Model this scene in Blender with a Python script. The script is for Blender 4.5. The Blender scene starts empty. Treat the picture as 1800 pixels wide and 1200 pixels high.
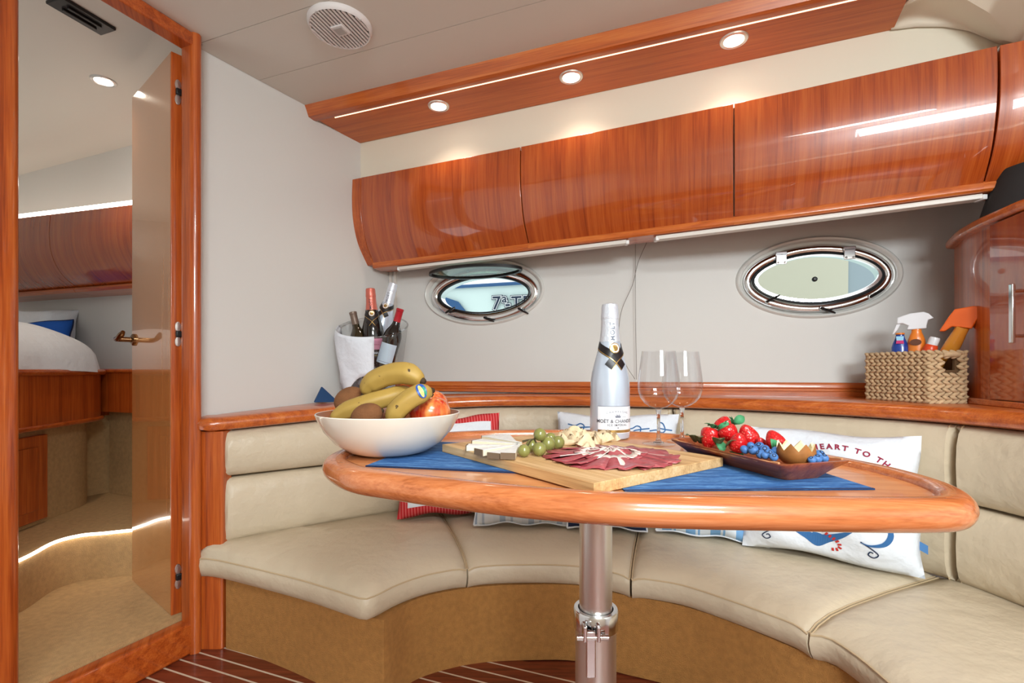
import bpy, bmesh, math, random
from mathutils import Vector, Matrix

SC = bpy.context.scene
COL = SC.collection
PI = math.pi

# ------------------------------------------------------------------ camera, world, light, exposure
F, HZ, EYE = 848.0, 650.0, 0.90            # focal length and horizon row (1800x1200 frame), eye height
cam_d = bpy.data.cameras.new('camera')
cam_d.sensor_width = 36.0
cam_d.lens = F / 1800 * 36
cam_d.shift_y = (HZ - 600) / 1800
cam_d.clip_start = 0.02
cam = bpy.data.objects.new('camera', cam_d)
COL.objects.link(cam)
cam.location = (0, 0, EYE)
cam.rotation_euler = (PI / 2, 0, 0)
SC.camera = cam

world = bpy.data.worlds.new('world')
SC.world = world
world.use_nodes = True
bg = world.node_tree.nodes['Background']
bg.inputs['Color'].default_value = (0.90, 0.97, 1.0, 1)
bg.inputs['Strength'].default_value = 1.5

SC.view_settings.view_transform = 'Standard'
SC.view_settings.look = 'None'
SC.view_settings.gamma = 1
SC.view_settings.use_curve_mapping = False
SC.view_settings.exposure = 0.18

def area_light(name, loc, target, sx, sy, power, col):
    d = bpy.data.lights.new(name, 'AREA')
    d.shape = 'RECTANGLE'; d.size = sx; d.size_y = sy
    d.energy = power; d.color = col
    o = bpy.data.objects.new(name, d)
    COL.objects.link(o)
    o.location = loc
    o.rotation_euler = (Vector(target) - Vector(loc)).to_track_quat('-Z', 'Y').to_euler()
    return o
# daylight falling in through the companionway behind the camera
area_light('companionway_daylight', (0.48, -1.80, 1.66), (0.48, 1.0, 1.0), 0.95, 0.40, 50, (0.90, 0.97, 1.0))
area_light('added_overhead_fill', (0.45, -0.50, 2.02), (0.48, -0.30, 0.0), 0.6, 0.6, 46, (0.92, 0.98, 1.0))  # added fill from overhead, shining through an invented ceiling gap

# ------------------------------------------------------------------ helpers
def at(px, py, Y):
    return Vector(((px - 900) / F * Y, Y, EYE + (HZ - py) / F * Y))
def onz(px, py, z):
    return at(px, py, F * (EYE - z) / (py - HZ))
def online(px, py, p, d):
    """point of a vertical wall (through p along d) seen at a pixel"""
    k = (px - 900) / F
    s = (k * p[1] - p[0]) / (d[0] - k * d[1])
    return at(px, py, p[1] + d[1] * s)
def srgb(r, g, b):
    f = lambda c: (c / 255 / 12.92) if c / 255 <= 0.04045 else ((c / 255 + 0.055) / 1.055) ** 2.4
    return (f(r), f(g), f(b), 1)
def V(*a): return Vector(a)
def lerp(a, b, t): return a + (b - a) * t

def smooth_curve(pts, n, closed=False):
    """centripetal-ish Catmull-Rom, n samples per span"""
    P = [Vector(p) for p in pts]
    out = []
    m = len(P)
    spans = m if closed else m - 1
    for i in range(spans):
        p1, p2 = P[i % m], P[(i + 1) % m]
        p0 = P[(i - 1) % m] if (closed or i > 0) else p1 * 2 - p2
        p3 = P[(i + 2) % m] if (closed or i + 2 < m) else p2 * 2 - p1
        for k in range(n):
            t = k / n
            out.append(0.5 * ((2 * p1) + (p2 - p0) * t + (2 * p0 - 5 * p1 + 4 * p2 - p3) * t * t + (3 * p1 - p0 - 3 * p2 + p3) * t ** 3))
    if not closed: out.append(P[-1].copy())
    return out
def resample(path, n):
    L = [0]
    for a, b in zip(path, path[1:]): L.append(L[-1] + (b - a).length)
    out = []; j = 0
    for i in range(n):
        s = L[-1] * i / (n - 1)
        while j < len(L) - 2 and L[j + 1] < s: j += 1
        d = L[j + 1] - L[j]
        out.append(path[j].lerp(path[j + 1], (s - L[j]) / d if d > 1e-9 else 0))
    return out

class MB:
    """collects the vertices and faces of ONE mesh"""
    def __init__(s): s.v = []; s.f = []; s.m = []
    def add(s, verts, faces, mi=0):
        o = len(s.v)
        s.v += [Vector(p) for p in verts]
        s.f += [tuple(i + o for i in f) for f in faces]
        s.m += [mi] * len(faces)
        return s
    def xf(s, M):
        s.v = [M @ p for p in s.v]; return s
    def grid(s, rows, cu=False, cv=False, caps=False, mi=0):
        """rows of points; cu closes along the rows' list, cv closes inside a row"""
        n, m = len(rows), len(rows[0])
        vs = [p for r in rows for p in r]
        fs = []
        for i in range(n if cu else n - 1):
            for j in range(m if cv else m - 1):
                a, b = i * m + j, i * m + (j + 1) % m
                c, d = ((i + 1) % n) * m + (j + 1) % m, ((i + 1) % n) * m + j
                fs.append((a, b, c, d))
        if caps:
            fs.append(tuple(reversed(range(m))))
            fs.append(tuple((n - 1) * m + j for j in range(m)))
        return s.add(vs, fs, mi)
    def box(s, c, d, M=None, mi=0):
        x, y, z = d[0] / 2, d[1] / 2, d[2] / 2
        vs = [V(c[0] + i * x, c[1] + j * y, c[2] + k * z) for i in (-1, 1) for j in (-1, 1) for k in (-1, 1)]
        if M is not None: vs = [M @ p for p in vs]
        return s.add(vs, [(0, 1, 3, 2), (4, 6, 7, 5), (0, 4, 5, 1), (2, 3, 7, 6), (0, 2, 6, 4), (1, 5, 7, 3)], mi)
    def prism(s, poly, z0, z1, mi=0):
        n = len(poly)
        a = sum(poly[i][0] * poly[(i + 1) % n][1] - poly[(i + 1) % n][0] * poly[i][1] for i in range(n))
        if a < 0: poly = list(reversed(poly))
        vs = [V(p[0], p[1], z0) for p in poly] + [V(p[0], p[1], z1) for p in poly]
        fs = [tuple(reversed(range(n))), tuple(range(n, 2 * n))]
        fs += [(i, (i + 1) % n, n + (i + 1) % n, n + i) for i in range(n)]
        return s.add(vs, fs, mi)
    def tube(s, path, r, n=10, caps=True, mi=0, flat=None):
        P = [Vector(p) for p in path]
        R = r if isinstance(r, (list, tuple)) else [r] * len(P)
        t0 = (P[1] - P[0]).normalized()
        up = V(0, 0, 1) if abs(t0.z) < 0.9 else V(1, 0, 0)
        nrm = (up - t0 * up.dot(t0)).normalized()
        rows = []
        for i, p in enumerate(P):
            a = P[max(i - 1, 0)]; b = P[min(i + 1, len(P) - 1)]
            t = (b - a).normalized()
            nrm = (nrm - t * nrm.dot(t)).normalized()
            bi = t.cross(nrm)
            k = flat or 1
            rows.append([p + (nrm * math.cos(2 * PI * j / n) * k + bi * math.sin(2 * PI * j / n)) * R[i] for j in range(n)])
        return s.grid(rows, cv=True, caps=caps, mi=mi)
    def lathe(s, prof, n=32, c=(0, 0, 0), cap0=False, cap1=False, mi=0, sx=1, sy=1):
        rows = [[V(c[0] + r * sx * math.cos(2 * PI * j / n), c[1] + r * sy * math.sin(2 * PI * j / n), c[2] + z) for j in range(n)] for r, z in prof]
        o = len(s.v); m = len(prof)
        s.grid(rows, cv=True, mi=mi)
        if cap0: s.f.append(tuple(o + j for j in reversed(range(n)))); s.m.append(mi)
        if cap1: s.f.append(tuple(o + (m - 1) * n + j for j in range(n))); s.m.append(mi)
        return s
    def ball(s, c, r, n=16, m=10, mi=0, M=None):
        R = (r, r, r) if not isinstance(r, (tuple, list)) else r
        rows = []
        for i in range(m + 1):
            th = PI * i / m
            rows.append([V(R[0] * max(math.sin(th), 1e-4) * math.cos(2 * PI * j / n), R[1] * max(math.sin(th), 1e-4) * math.sin(2 * PI * j / n), -R[2] * math.cos(th)) for j in range(n)])
        if M is not None: rows = [[M @ p for p in r_] for r_ in rows]
        rows = [[p + Vector(c) for p in r_] for r_ in rows]
        return s.grid(rows, cv=True, mi=mi)

MATRIX = {}
def obj(name, mb, mat, parent=None, smooth=True, bevel=0, world_space=True, solid=0, sub=0, angle=None):
    """link ONE mesh object; vertices are given in world space (or in the parent's space)"""
    me = bpy.data.meshes.new(name)
    vs = mb.v
    if parent is not None and world_space:
        Mi = MATRIX[parent.name].inverted()
        vs = [Mi @ p for p in vs]
    off = V(0, 0, 0)
    if parent is None:
        lo = [min(p[i] for p in vs) for i in range(3)]; hi = [max(p[i] for p in vs) for i in range(3)]
        off = V((lo[0] + hi[0]) / 2, (lo[1] + hi[1]) / 2, lo[2])
        vs = [p - off for p in vs]
    me.from_pydata([tuple(p) for p in vs], [], mb.f)
    mats = mat if isinstance(mat, (list, tuple)) else [mat]
    for m in mats: me.materials.append(MAT[m])
    if len(mats) > 1:
        for p, i in zip(me.polygons, mb.m): p.material_index = i
    b = bmesh.new(); b.from_mesh(me)
    bmesh.ops.remove_doubles(b, verts=b.verts, dist=1e-6)
    bmesh.ops.recalc_face_normals(b, faces=b.faces)
    b.to_mesh(me); b.free()
    o = bpy.data.objects.new(name, me)
    COL.objects.link(o)
    o.location = off
    if parent is not None: o.parent = parent
    MATRIX[o.name] = (MATRIX[parent.name].copy() if parent is not None else Matrix.Translation(off))
    if smooth:
        for p in me.polygons: p.use_smooth = True
        try: me.set_sharp_from_angle(angle=math.radians(angle or 38))
        except Exception: pass
    if solid:
        md = o.modifiers.new('thickness', 'SOLIDIFY'); md.thickness = solid; md.offset = -1
    if bevel:
        md = o.modifiers.new('bevel', 'BEVEL'); md.width = bevel; md.segments = 3; md.limit_method = 'ANGLE'; md.angle_limit = math.radians(35)
        md.harden_normals = False
    if sub:
        md = o.modifiers.new('subdivision', 'SUBSURF'); md.levels = sub; md.render_levels = sub
    return o
def tag(o, label, cat, group=None, kind=None):
    o['label'] = label; o['category'] = cat
    if group: o['group'] = group
    if kind: o['kind'] = kind
    return o
def thing(name, label, cat, loc=(0, 0, 0), M=None, group=None, kind=None):
    o = bpy.data.objects.new(name, None)
    COL.objects.link(o)
    o.empty_display_size = 0.05
    M = (Matrix.Translation(Vector(loc)) @ M) if M is not None else Matrix.Translation(Vector(loc))
    o.matrix_world = M
    MATRIX[o.name] = M.copy()
    return tag(o, label, cat, group, kind)
def struct(name, mb, mat, label, cat, parent=None, **k):
    o = obj(name, mb, mat, parent, **k)
    if parent is None: tag(o, label, cat, kind='structure')
    return o
def copy_tree(root, loc=None, M=None, label=None):
    r = root.copy(); COL.objects.link(r)
    if M is not None: r.matrix_world = M
    elif loc is not None: r.location = loc
    if label: r['label'] = label
    def rec(a, b):
        for ch in [x for x in COL.objects if x.parent == a]:
            c = ch.copy(); COL.objects.link(c); c.parent = b
            rec(ch, c)
    rec(root, r)
    return r
def RZ(a): return Matrix.Rotation(a, 4, 'Z')
def RX(a): return Matrix.Rotation(a, 4, 'X')
def RY(a): return Matrix.Rotation(a, 4, 'Y')
def frame(o, x, y, z=None):
    """matrix from an origin and axis directions"""
    x = Vector(x).normalized()
    z = Vector(z).normalized() if z is not None else x.cross(Vector(y)).normalized()
    y = z.cross(x).normalized()
    return Matrix(((x.x, y.x, z.x, o[0]), (x.y, y.y, z.y, o[1]), (x.z, y.z, z.z, o[2]), (0, 0, 0, 1)))
def text_mb(body, size, fn, bold=0, spacing=1.0, align='CENTER', res=3):
    """flat lettering, each point mapped through fn(x, y) onto a surface"""
    c = bpy.data.curves.new('lettering', 'FONT')
    c.body = body; c.size = size; c.align_x = align; c.align_y = 'CENTER'; c.offset = bold; c.space_character = spacing; c.resolution_u = res
    o = bpy.data.objects.new('lettering', c); COL.objects.link(o)
    bpy.context.view_layer.update()
    dg = bpy.context.evaluated_depsgraph_get()
    me = bpy.data.meshes.new_from_object(o.evaluated_get(dg))
    mb = MB().add([fn(v.co.x, v.co.y) for v in me.vertices], [tuple(p.vertices) for p in me.polygons])
    bpy.data.objects.remove(o); bpy.data.meshes.remove(me); bpy.data.curves.remove(c)
    return mb

# ------------------------------------------------------------------ materials
MAT = {}
def nt_new(name):
    m = bpy.data.materials.new(name); m.use_nodes = True
    MAT[name] = m
    t = m.node_tree
    return m, t, t.nodes['Principled BSDF']
def plain(name, col, rough=0.5, metal=0, coat=0, spec=0.5, bump=None, var=0, vscale=8, trans=0, ior=1.45, sss=0, alpha=1, sheen=0):
    m, t, p = nt_new(name)
    p.inputs['Base Color'].default_value = col
    p.inputs['Roughness'].default_value = rough
    p.inputs['Metallic'].default_value = metal
    p.inputs['Coat Weight'].default_value = coat
    p.inputs['Coat Roughness'].default_value = 0.06
    p.inputs['Specular IOR Level'].default_value = spec
    p.inputs['Transmission Weight'].default_value = trans
    p.inputs['IOR'].default_value = ior
    p.inputs['Alpha'].default_value = alpha
    if sheen: p.inputs['Sheen Weight'].default_value = sheen
    if sss:
        p.inputs['Subsurface Weight'].default_value = sss
        p.inputs['Subsurface Radius'].default_value = (0.02, 0.008, 0.004)
        p.inputs['Subsurface Scale'].default_value = 0.3
    tc = t.nodes.new('ShaderNodeTexCoord')
    if bump:
        n = t.nodes.new('ShaderNodeTexNoise'); n.inputs['Scale'].default_value = bump[0]; n.inputs['Detail'].default_value = 4
        t.links.new(tc.outputs['Object'], n.inputs['Vector'])
        b = t.nodes.new('ShaderNodeBump'); b.inputs['Strength'].default_value = bump[1]; b.inputs['Distance'].default_value = bump[2]
        t.links.new(n.outputs['Fac'], b.inputs['Height']); t.links.new(b.outputs['Normal'], p.inputs['Normal'])
    if var:
        n = t.nodes.new('ShaderNodeTexNoise'); n.inputs['Scale'].default_value = vscale; n.inputs['Detail'].default_value = 3
        t.links.new(tc.outputs['Object'], n.inputs['Vector'])
        r = t.nodes.new('ShaderNodeValToRGB')
        r.color_ramp.elements[0].position = 0.3; r.color_ramp.elements[1].position = 0.7
        r.color_ramp.elements[0].color = tuple(c * (1 - var) for c in col[:3]) + (1,)
        r.color_ramp.elements[1].color = tuple(min(1, c * (1 + var * 0.6)) for c in col[:3]) + (1,)
        t.links.new(n.outputs['Fac'], r.inputs['Fac']); t.links.new(r.outputs['Color'], p.inputs['Base Color'])
    return m
def wood(name, dark, mid, light, axis='z', scale=1.0, rough=0.28, coat=0.5, stretch=34, rot=0):
    m, t, p = nt_new(name)
    tc = t.nodes.new('ShaderNodeTexCoord')
    mp = t.nodes.new('ShaderNodeMapping')
    s = {'x': (1, stretch, stretch), 'y': (stretch, 1, stretch), 'z': (stretch, stretch, 1), 'run': (stretch, 1.2, 1.0)}[axis]
    mp.inputs['Scale'].default_value = tuple(scale * k for k in s)
    mp.inputs['Rotation'].default_value = (0, 0, 0)
    src = tc.outputs['Object']
    if rot:
        m0 = t.nodes.new('ShaderNodeMapping'); m0.inputs['Rotation'].default_value = (0, 0, rot)
        t.links.new(src, m0.inputs['Vector']); src = m0.outputs['Vector']
    t.links.new(src, mp.inputs['Vector'])
    n1 = t.nodes.new('ShaderNodeTexNoise'); n1.inputs['Scale'].default_value = 1.3; n1.inputs['Detail'].default_value = 5; n1.inputs['Distortion'].default_value = 0.55; n1.inputs['Roughness'].default_value = 0.6
    n2 = t.nodes.new('ShaderNodeTexNoise'); n2.inputs['Scale'].default_value = 9; n2.inputs['Detail'].default_value = 3; n2.inputs['Distortion'].default_value = 0.3
    for n in (n1, n2): t.links.new(mp.outputs['Vector'], n.inputs['Vector'])
    mx = t.nodes.new('ShaderNodeMix'); mx.inputs['Factor'].default_value = 0.35
    t.links.new(n1.outputs['Fac'], mx.inputs['A']); t.links.new(n2.outputs['Fac'], mx.inputs['B'])
    r = t.nodes.new('ShaderNodeValToRGB')
    e = r.color_ramp.elements
    e[0].position = 0.36; e[0].color = dark
    e[1].position = 0.66; e[1].color = light
    k = e.new(0.5); k.color = mid
    t.links.new(mx.outputs['Result'], r.inputs['Fac']); t.links.new(r.outputs['Color'], p.inputs['Base Color'])
    p.inputs['Roughness'].default_value = rough
    p.inputs['Coat Weight'].default_value = coat
    p.inputs['Coat Roughness'].default_value = 0.05
    return m
def stripes(name, cols, width, axis=0, rough=0.85, edge=None):
    """woven colour bands along one object axis; cols = list of (position, colour)"""
    m, t, p = nt_new(name)
    tc = t.nodes.new('ShaderNodeTexCoord')
    sp = t.nodes.new('ShaderNodeSeparateXYZ'); t.links.new(tc.outputs['Object'], sp.inputs[0])
    mu = t.nodes.new('ShaderNodeMath'); mu.operation = 'MULTIPLY'; mu.inputs[1].default_value = 1 / width
    t.links.new(sp.outputs[axis], mu.inputs[0])
    fr = t.nodes.new('ShaderNodeMath'); fr.operation = 'FRACT'; t.links.new(mu.outputs[0], fr.inputs[0])
    r = t.nodes.new('ShaderNodeValToRGB'); r.color_ramp.interpolation = 'CONSTANT'
    e = r.color_ramp.elements
    e[0].position = cols[0][0]; e[0].color = cols[0][1]
    e[1].position = cols[1][0]; e[1].color = cols[1][1]
    for q, c in cols[2:]:
        k = e.new(q); k.color = c
    t.links.new(fr.outputs[0], r.inputs['Fac']); t.links.new(r.outputs['Color'], p.inputs['Base Color'])
    p.inputs['Roughness'].default_value = rough
    n = t.nodes.new('ShaderNodeTexNoise'); n.inputs['Scale'].default_value = 18
    t.links.new(tc.outputs['Object'], n.inputs['Vector'])
    b = t.nodes.new('ShaderNodeBump'); b.inputs['Strength'].default_value = 0.3; b.inputs['Distance'].default_value = 0.01
    t.links.new(n.outputs['Fac'], b.inputs['Height']); t.links.new(b.outputs['Normal'], p.inputs['Normal'])
    return m
def emit(name, col, strength):
    m, t, p = nt_new(name)
    p.inputs['Base Color'].default_value = col
    p.inputs['Emission Color'].default_value = col
    p.inputs['Emission Strength'].default_value = strength
    return m

W_D, W_M, W_L = srgb(140, 56, 16), srgb(176, 80, 26), srgb(198, 104, 42)
wood('wood_vertical', W_D, W_M, W_L, 'z')
wood('wood_cabinet', srgb(138, 52, 13), srgb(168, 72, 21), srgb(184, 90, 32), 'run', scale=1.0, stretch=34, coat=0.85, rough=0.25, rot=math.radians(22))
wood('wood_along', srgb(158, 70, 22), srgb(190, 94, 34), srgb(208, 118, 52), 'x', rot=math.radians(20))
wood('wood_across', W_D, W_M, W_L, 'y', rot=math.radians(-30))
wood('wood_soffit', srgb(176, 82, 24), srgb(200, 102, 34), srgb(212, 120, 46), 'x', rot=math.radians(20), rough=0.45, coat=0.15)
wood('wood_table', srgb(196, 116, 64), srgb(212, 138, 84), srgb(222, 156, 104), 'x', rot=math.radians(10), rough=0.3, coat=0.5)
wood('wood_rim', srgb(164, 88, 44), srgb(192, 112, 64), srgb(206, 132, 84), 'x', scale=1.2, rot=math.radians(8), rough=0.26, coat=0.6)
wood('wood_door', srgb(182, 116, 64), srgb(190, 124, 70), srgb(198, 134, 80), 'z', scale=0.7, stretch=24, coat=1.0, rough=0.2)
wood('wood_deck', srgb(84, 34, 20), srgb(116, 50, 30), srgb(140, 68, 42), 'x', scale=2, rough=0.4, coat=0.3)
wood('wood_board', srgb(176, 132, 84), srgb(204, 164, 112), srgb(222, 188, 142), 'x', scale=1.0, stretch=36, rough=0.55, coat=0.0)
wood('wood_tray', srgb(112, 50, 22), srgb(150, 74, 36), srgb(174, 98, 54), 'x', scale=2.5, rough=0.4, coat=0.25)
plain('wall_vinyl', srgb(214, 213, 209), 0.55, bump=(900, 0.05, 0.002))
plain('ceiling_vinyl', srgb(216, 212, 202), 0.6, bump=(900, 0.05, 0.002))
plain('cream_panel', srgb(230, 223, 204), 0.5)
plain('leather', srgb(206, 191, 166), 0.42, bump=(15, 0.35, 0.022), var=0.05, vscale=3)
plain('leather_piping', srgb(196, 174, 140), 0.5)
plain('carpet', srgb(186, 132, 70), 0.95, bump=(420, 0.9, 0.006), var=0.14, vscale=60)
plain('carpet_pale', srgb(204, 166, 116), 0.95, bump=(420, 0.9, 0.006), var=0.12, vscale=60)
plain('chrome', (0.70, 0.70, 0.71, 1), 0.12, metal=1)
plain('steel', (0.74, 0.73, 0.71, 1), 0.34, metal=1)
plain('brass', srgb(140, 108, 76), 0.15, metal=1)
plain('black_plastic', srgb(24, 23, 23), 0.4)
plain('black_fabric', srgb(40, 38, 38), 0.9)
plain('rubber', srgb(18, 18, 20), 0.7)
plain('white_plastic', srgb(226, 224, 222), 0.4)
plain('grille_white', srgb(222, 218, 216), 0.5)
plain('grey_plastic', srgb(176, 172, 168), 0.4)
plain('white_line', srgb(208, 190, 168), 0.6)
plain('surround_gloss', srgb(214, 214, 209), 0.22, coat=0.6)
plain('blind_rail', srgb(220, 214, 206), 0.4)
plain('cord', srgb(120, 112, 106), 0.8)
plain('porcelain', srgb(226, 218, 204), 0.22, coat=0.5)
plain('bowl_reflected_brown', srgb(150, 84, 40), 0.4, coat=0.3)  # brown of reflected wood painted onto the inside of the bowl
emit('lamp_glow', (1.0, 0.88, 0.72, 1), 9)
emit('led_strip', (1.0, 0.93, 0.80, 1), 7)
emit('cove_strip', (1.0, 0.74, 0.46, 1), 1.8)
# thin clear glass: tinted pane that lets light pass straight through
def thin_glass(name, tint, refl=0.06, rough=0.0, edge=0.75):
    m = bpy.data.materials.new(name); m.use_nodes = True; MAT[name] = m
    t = m.node_tree
    for n in list(t.nodes): t.nodes.remove(n)
    out = t.nodes.new('ShaderNodeOutputMaterial')
    tr = t.nodes.new('ShaderNodeBsdfTransparent'); tr.inputs['Color'].default_value = tint
    gl = t.nodes.new('ShaderNodeBsdfGlossy'); gl.inputs['Roughness'].default_value = rough
    lw = t.nodes.new('ShaderNodeLayerWeight'); lw.inputs['Blend'].default_value = 0.5
    pw = t.nodes.new('ShaderNodeMath'); pw.operation = 'POWER'; pw.inputs[1].default_value = 4.0
    t.links.new(lw.outputs['Facing'], pw.inputs[0])
    ad = t.nodes.new('ShaderNodeMath'); ad.operation = 'MULTIPLY_ADD'; ad.inputs[1].default_value = edge; ad.inputs[2].default_value = refl
    t.links.new(pw.outputs[0], ad.inputs[0])
    mx = t.nodes.new('ShaderNodeMixShader')
    t.links.new(ad.outputs[0], mx.inputs[0]); t.links.new(tr.outputs[0], mx.inputs[1]); t.links.new(gl.outputs[0], mx.inputs[2])
    t.links.new(mx.outputs[0], out.inputs['Surface'])
    return m
thin_glass('pane_clear', (0.90, 0.91, 0.88, 1), 0.0, edge=0.25)
thin_glass('pane_reflected_green', (0.62, 0.86, 0.74, 1), 0.12)  # green of a reflection put into the tint of the open pane
thin_glass('bucket_glass', (0.93, 0.95, 0.96, 1), 0.06)
thin_glass('wine_glass_clear', (0.95, 0.955, 0.965, 1), 0.08)

for nm_ in ('wood_door', 'wood_cabinet'):
    MAT[nm_].node_tree.nodes['Principled BSDF'].inputs['Coat IOR'].default_value = 1.9 if nm_ == 'wood_door' else 1.6
    MAT[nm_].node_tree.nodes['Principled BSDF'].inputs['Coat Roughness'].default_value = 0.02
# ------------------------------------------------------------------ the setting
ZC = 1.969                                   # ceiling
ZS = 1.931                                   # wooden soffit
L0, LD = V(-1.0407, 1.6045), V(0.510, 0.860)   # bulkhead on the left
CN = V(-0.5966, 2.353)                       # corner of bulkhead and hull side
HD = V(math.cos(math.radians(18)), -math.sin(math.radians(18)))
HN = V(HD.y, -HD.x)                          # into the room
BD = V(0.929, -0.370)                        # soffit, upper lining
B0 = V(-0.689, 2.197)
LN = V(LD.y, -LD.x)
def wl(s, n=0.0): return CN + HD * s + HN * n      # plan point of the hull side lining
def ll(s, n=0.0): return L0 + LD * s + LN * n      # plan point of the left bulkhead
def p3(p, z): return V(p[0], p[1], z)

# floor: varnished planks with pale caulking strips
DD = V(math.cos(math.radians(21)), -math.sin(math.radians(21))); DN = V(-DD.y, DD.x)
floor = struct('floor', MB().prism([(-1.78, -1.80), (-1.70, -0.02), (-1.02, 1.62), (-0.56, 2.4), (1.82, 1.7), (1.82, -1.80)], -0.04, -0.004), 'wood_deck', 'dark varnished cabin sole of narrow planks with pale seams', 'floor', smooth=False)
def clip_left(d):
    """plan point where the plank line at distance d along DN meets the bulkhead"""
    q = DN * d
    a, b = V(-1.36, 0.75), V(-1.005, 1.60)
    if d > 1.09: a, b = L0 + LN * 0.05, L0 + LN * 0.05 + LD
    e = b - a
    den = DD.x * e.y - DD.y * e.x
    s = ((a.x - q.x) * e.y - (a.y - q.y) * e.x) / den
    return q + DD * s
for i in range(22):
    d0 = 1.4075 - i * 0.0475
    d1 = d0 - 0.041
    a, b = clip_left(d0), clip_left(d1)
    obj('plank', MB().prism([a, b, b + DD * 2.3, a + DD * 2.3], -0.004, 0.0), 'wood_deck', floor, smooth=False)
    c, e = clip_left(d1), clip_left(d1 - 0.0065)
    obj('caulk_strip', MB().prism([c, e, e + DD * 2.3, c + DD * 2.3], -0.004, -0.0004), 'white_line', floor, smooth=False)

# ceiling of lined panels
ceiling = struct('ceiling', MB().prism([(-1.78, -0.20), (-1.045, 1.57), (-0.56, 2.42), (1.85, 1.66), (1.85, -0.20)], ZC + 0.012, ZC + 0.05), 'black_fabric', 'off white vinyl lined ceiling with fine panel seams', 'ceiling', smooth=False)
FD = V(1.505, -0.563).normalized(); FN = V(-FD.y, FD.x)
def ceil_strip(d0, d1):
    def hit(d):
        q = FN * d
        a, e = V(-1.70, -0.05), V(0.385, 0.923)
        if d > 1.06: a, e = L0 + LN * 0.002, LD
        den = FD.x * e.y - FD.y * e.x
        s = ((a.x - q.x) * e.y - (a.y - q.y) * e.x) / den
        return q + FD * s
    def right(d):
        q = FN * d
        return q + FD * ((1.84 - q.x) / FD.x)
    return [hit(d0), right(d0), right(d1), hit(d1)]
for d0, d1 in ((-0.10, 0.55), (0.552, 1.120), (1.122, 1.340), (1.342, 2.05)):
    obj('ceiling_panel', MB().prism(ceil_strip(d0, d1), ZC, ZC + 0.012), 'ceiling_vinyl', ceiling, smooth=False)

# left bulkhead panel
a, b = ll(-0.02), p3(CN, 0)
struct('wall_left', MB().prism([ll(-0.01), V(CN.x, CN.y), V(CN.x, CN.y) - LN * 0.03, ll(-0.01) - LN * 0.03], 0.0, ZC + 0.01), 'wall_vinyl', 'plain pale grey bulkhead panel beside the door', 'wall', smooth=False)

# hull side lining with two oval holes
def oval(a, b, t, p=2.0):
    c, s = math.cos(t), math.sin(t)
    return a * math.copysign(abs(c) ** (2 / p), c), b * math.copysign(abs(s) ** (2 / p), s)
WIN = []
for x0, x1, yc in ((747, 957, 513), (1293, 1588, 487)):
    s0 = online(x0, yc, CN, HD); s1 = online(x1, yc, CN, HD)
    u0 = (V(s0.x, s0.y) - CN).dot(HD); u1 = (V(s1.x, s1.y) - CN).dot(HD)
    cc = online((x0 + x1) / 2, yc, CN, HD)
    WIN.append(((u0 + u1) / 2, cc.z, (u1 - u0) / 2))
WZ0, WZ1 = 0.0, 1.95
hb = MB()
def wp(u, z, n=0.0):
    q = wl(u, n); return V(q.x, q.y, z)
edges = []
cur = -0.02
for uc, zc, ra in WIN:
    rb = 0.152
    u0, u1, z0, z1 = uc - ra - 0.05, uc + ra + 0.05, zc - rb - 0.05, zc + rb + 0.05
    hb.add([wp(cur, WZ0), wp(u0, WZ0), wp(u0, WZ1), wp(cur, WZ1)], [(0, 1, 2, 3)])
    hb.add([wp(u0, WZ0), wp(u1, WZ0), wp(u1, z0), wp(u0, z0)], [(0, 1, 2, 3)])
    hb.add([wp(u0, z1), wp(u1, z1), wp(u1, WZ1), wp(u0, WZ1)], [(0, 1, 2, 3)])
    per = [(lerp(u0, u1, k / 20), z0) for k in range(20)] + [(u1, lerp(z0, z1, k / 12)) for k in range(12)] + [(lerp(u1, u0, k / 20), z1) for k in range(20)] + [(u0, lerp(z1, z0, k / 12)) for k in range(12)]
    ring = []
    for (u, z) in per:
        t = math.atan2((z - zc) / rb, (u - uc) / ra)
        x, y = oval(ra, rb, t); ring.append((uc + x, zc + y))
    hb.grid([[wp(*q) for q in per], [wp(*q) for q in ring]], cv=True)
    cur = u1
hb.add([wp(cur, WZ0), wp(2.75, WZ0), wp(2.75, WZ1), wp(cur, WZ1)], [(0, 1, 2, 3)])
wall_back = struct('wall_back', hb, 'wall_vinyl', 'pale grey hull side lining with two oval portholes', 'wall', smooth=False)

# upper lining between soffit and lockers
up = MB()
q = lambda s, z: p3(B0 + BD * s, z)
up.prism([B0 + BD * -0.02, B0 + BD * 2.6, B0 + BD * 2.6 + V(0.02, 0.05), B0 + BD * -0.02 + V(0.02, 0.05)], 1.70, ZS + 0.002)
struct('wall_upper', up, 'cream_panel', 'cream upper lining strip above the overhead lockers', 'wall', smooth=False)
# soffit board, its fascia and mitred end
fa0, fa1 = V(-0.831, 1.958), V(-0.831, 1.958) + FD * 2.05
sl = [V(-0.800, 1.990), V(-0.800, 1.990) + FD * 2.03, V(1.155, 1.462), B0 + V(-0.01, 0.0)]
sl[1] = V(1.062, 1.262)
soffit = struct('trim_1', MB().prism(sl, ZS, ZS + 0.018), 'wood_soffit', 'glossy cherry wood soffit board under the ceiling edge', 'trim', smooth=False)
fb = MB()
prof = [(-0.012, ZC), (-0.004, ZC - 0.016), (0.006, ZC - 0.040), (0.030, ZS - 0.006), (0.040, ZS - 0.004), (0.040, ZC)]
rows = []
for s in (-0.02, 0.5, 1.0, 1.5, 2.15):
    p = V(-0.831, 1.958) + FD * s
    rows.append([p3(p + FN * n, z) for n, z in prof])
fb.grid(rows, cv=True, caps=True)
obj('fascia', fb, 'wood_along', soffit)
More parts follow.
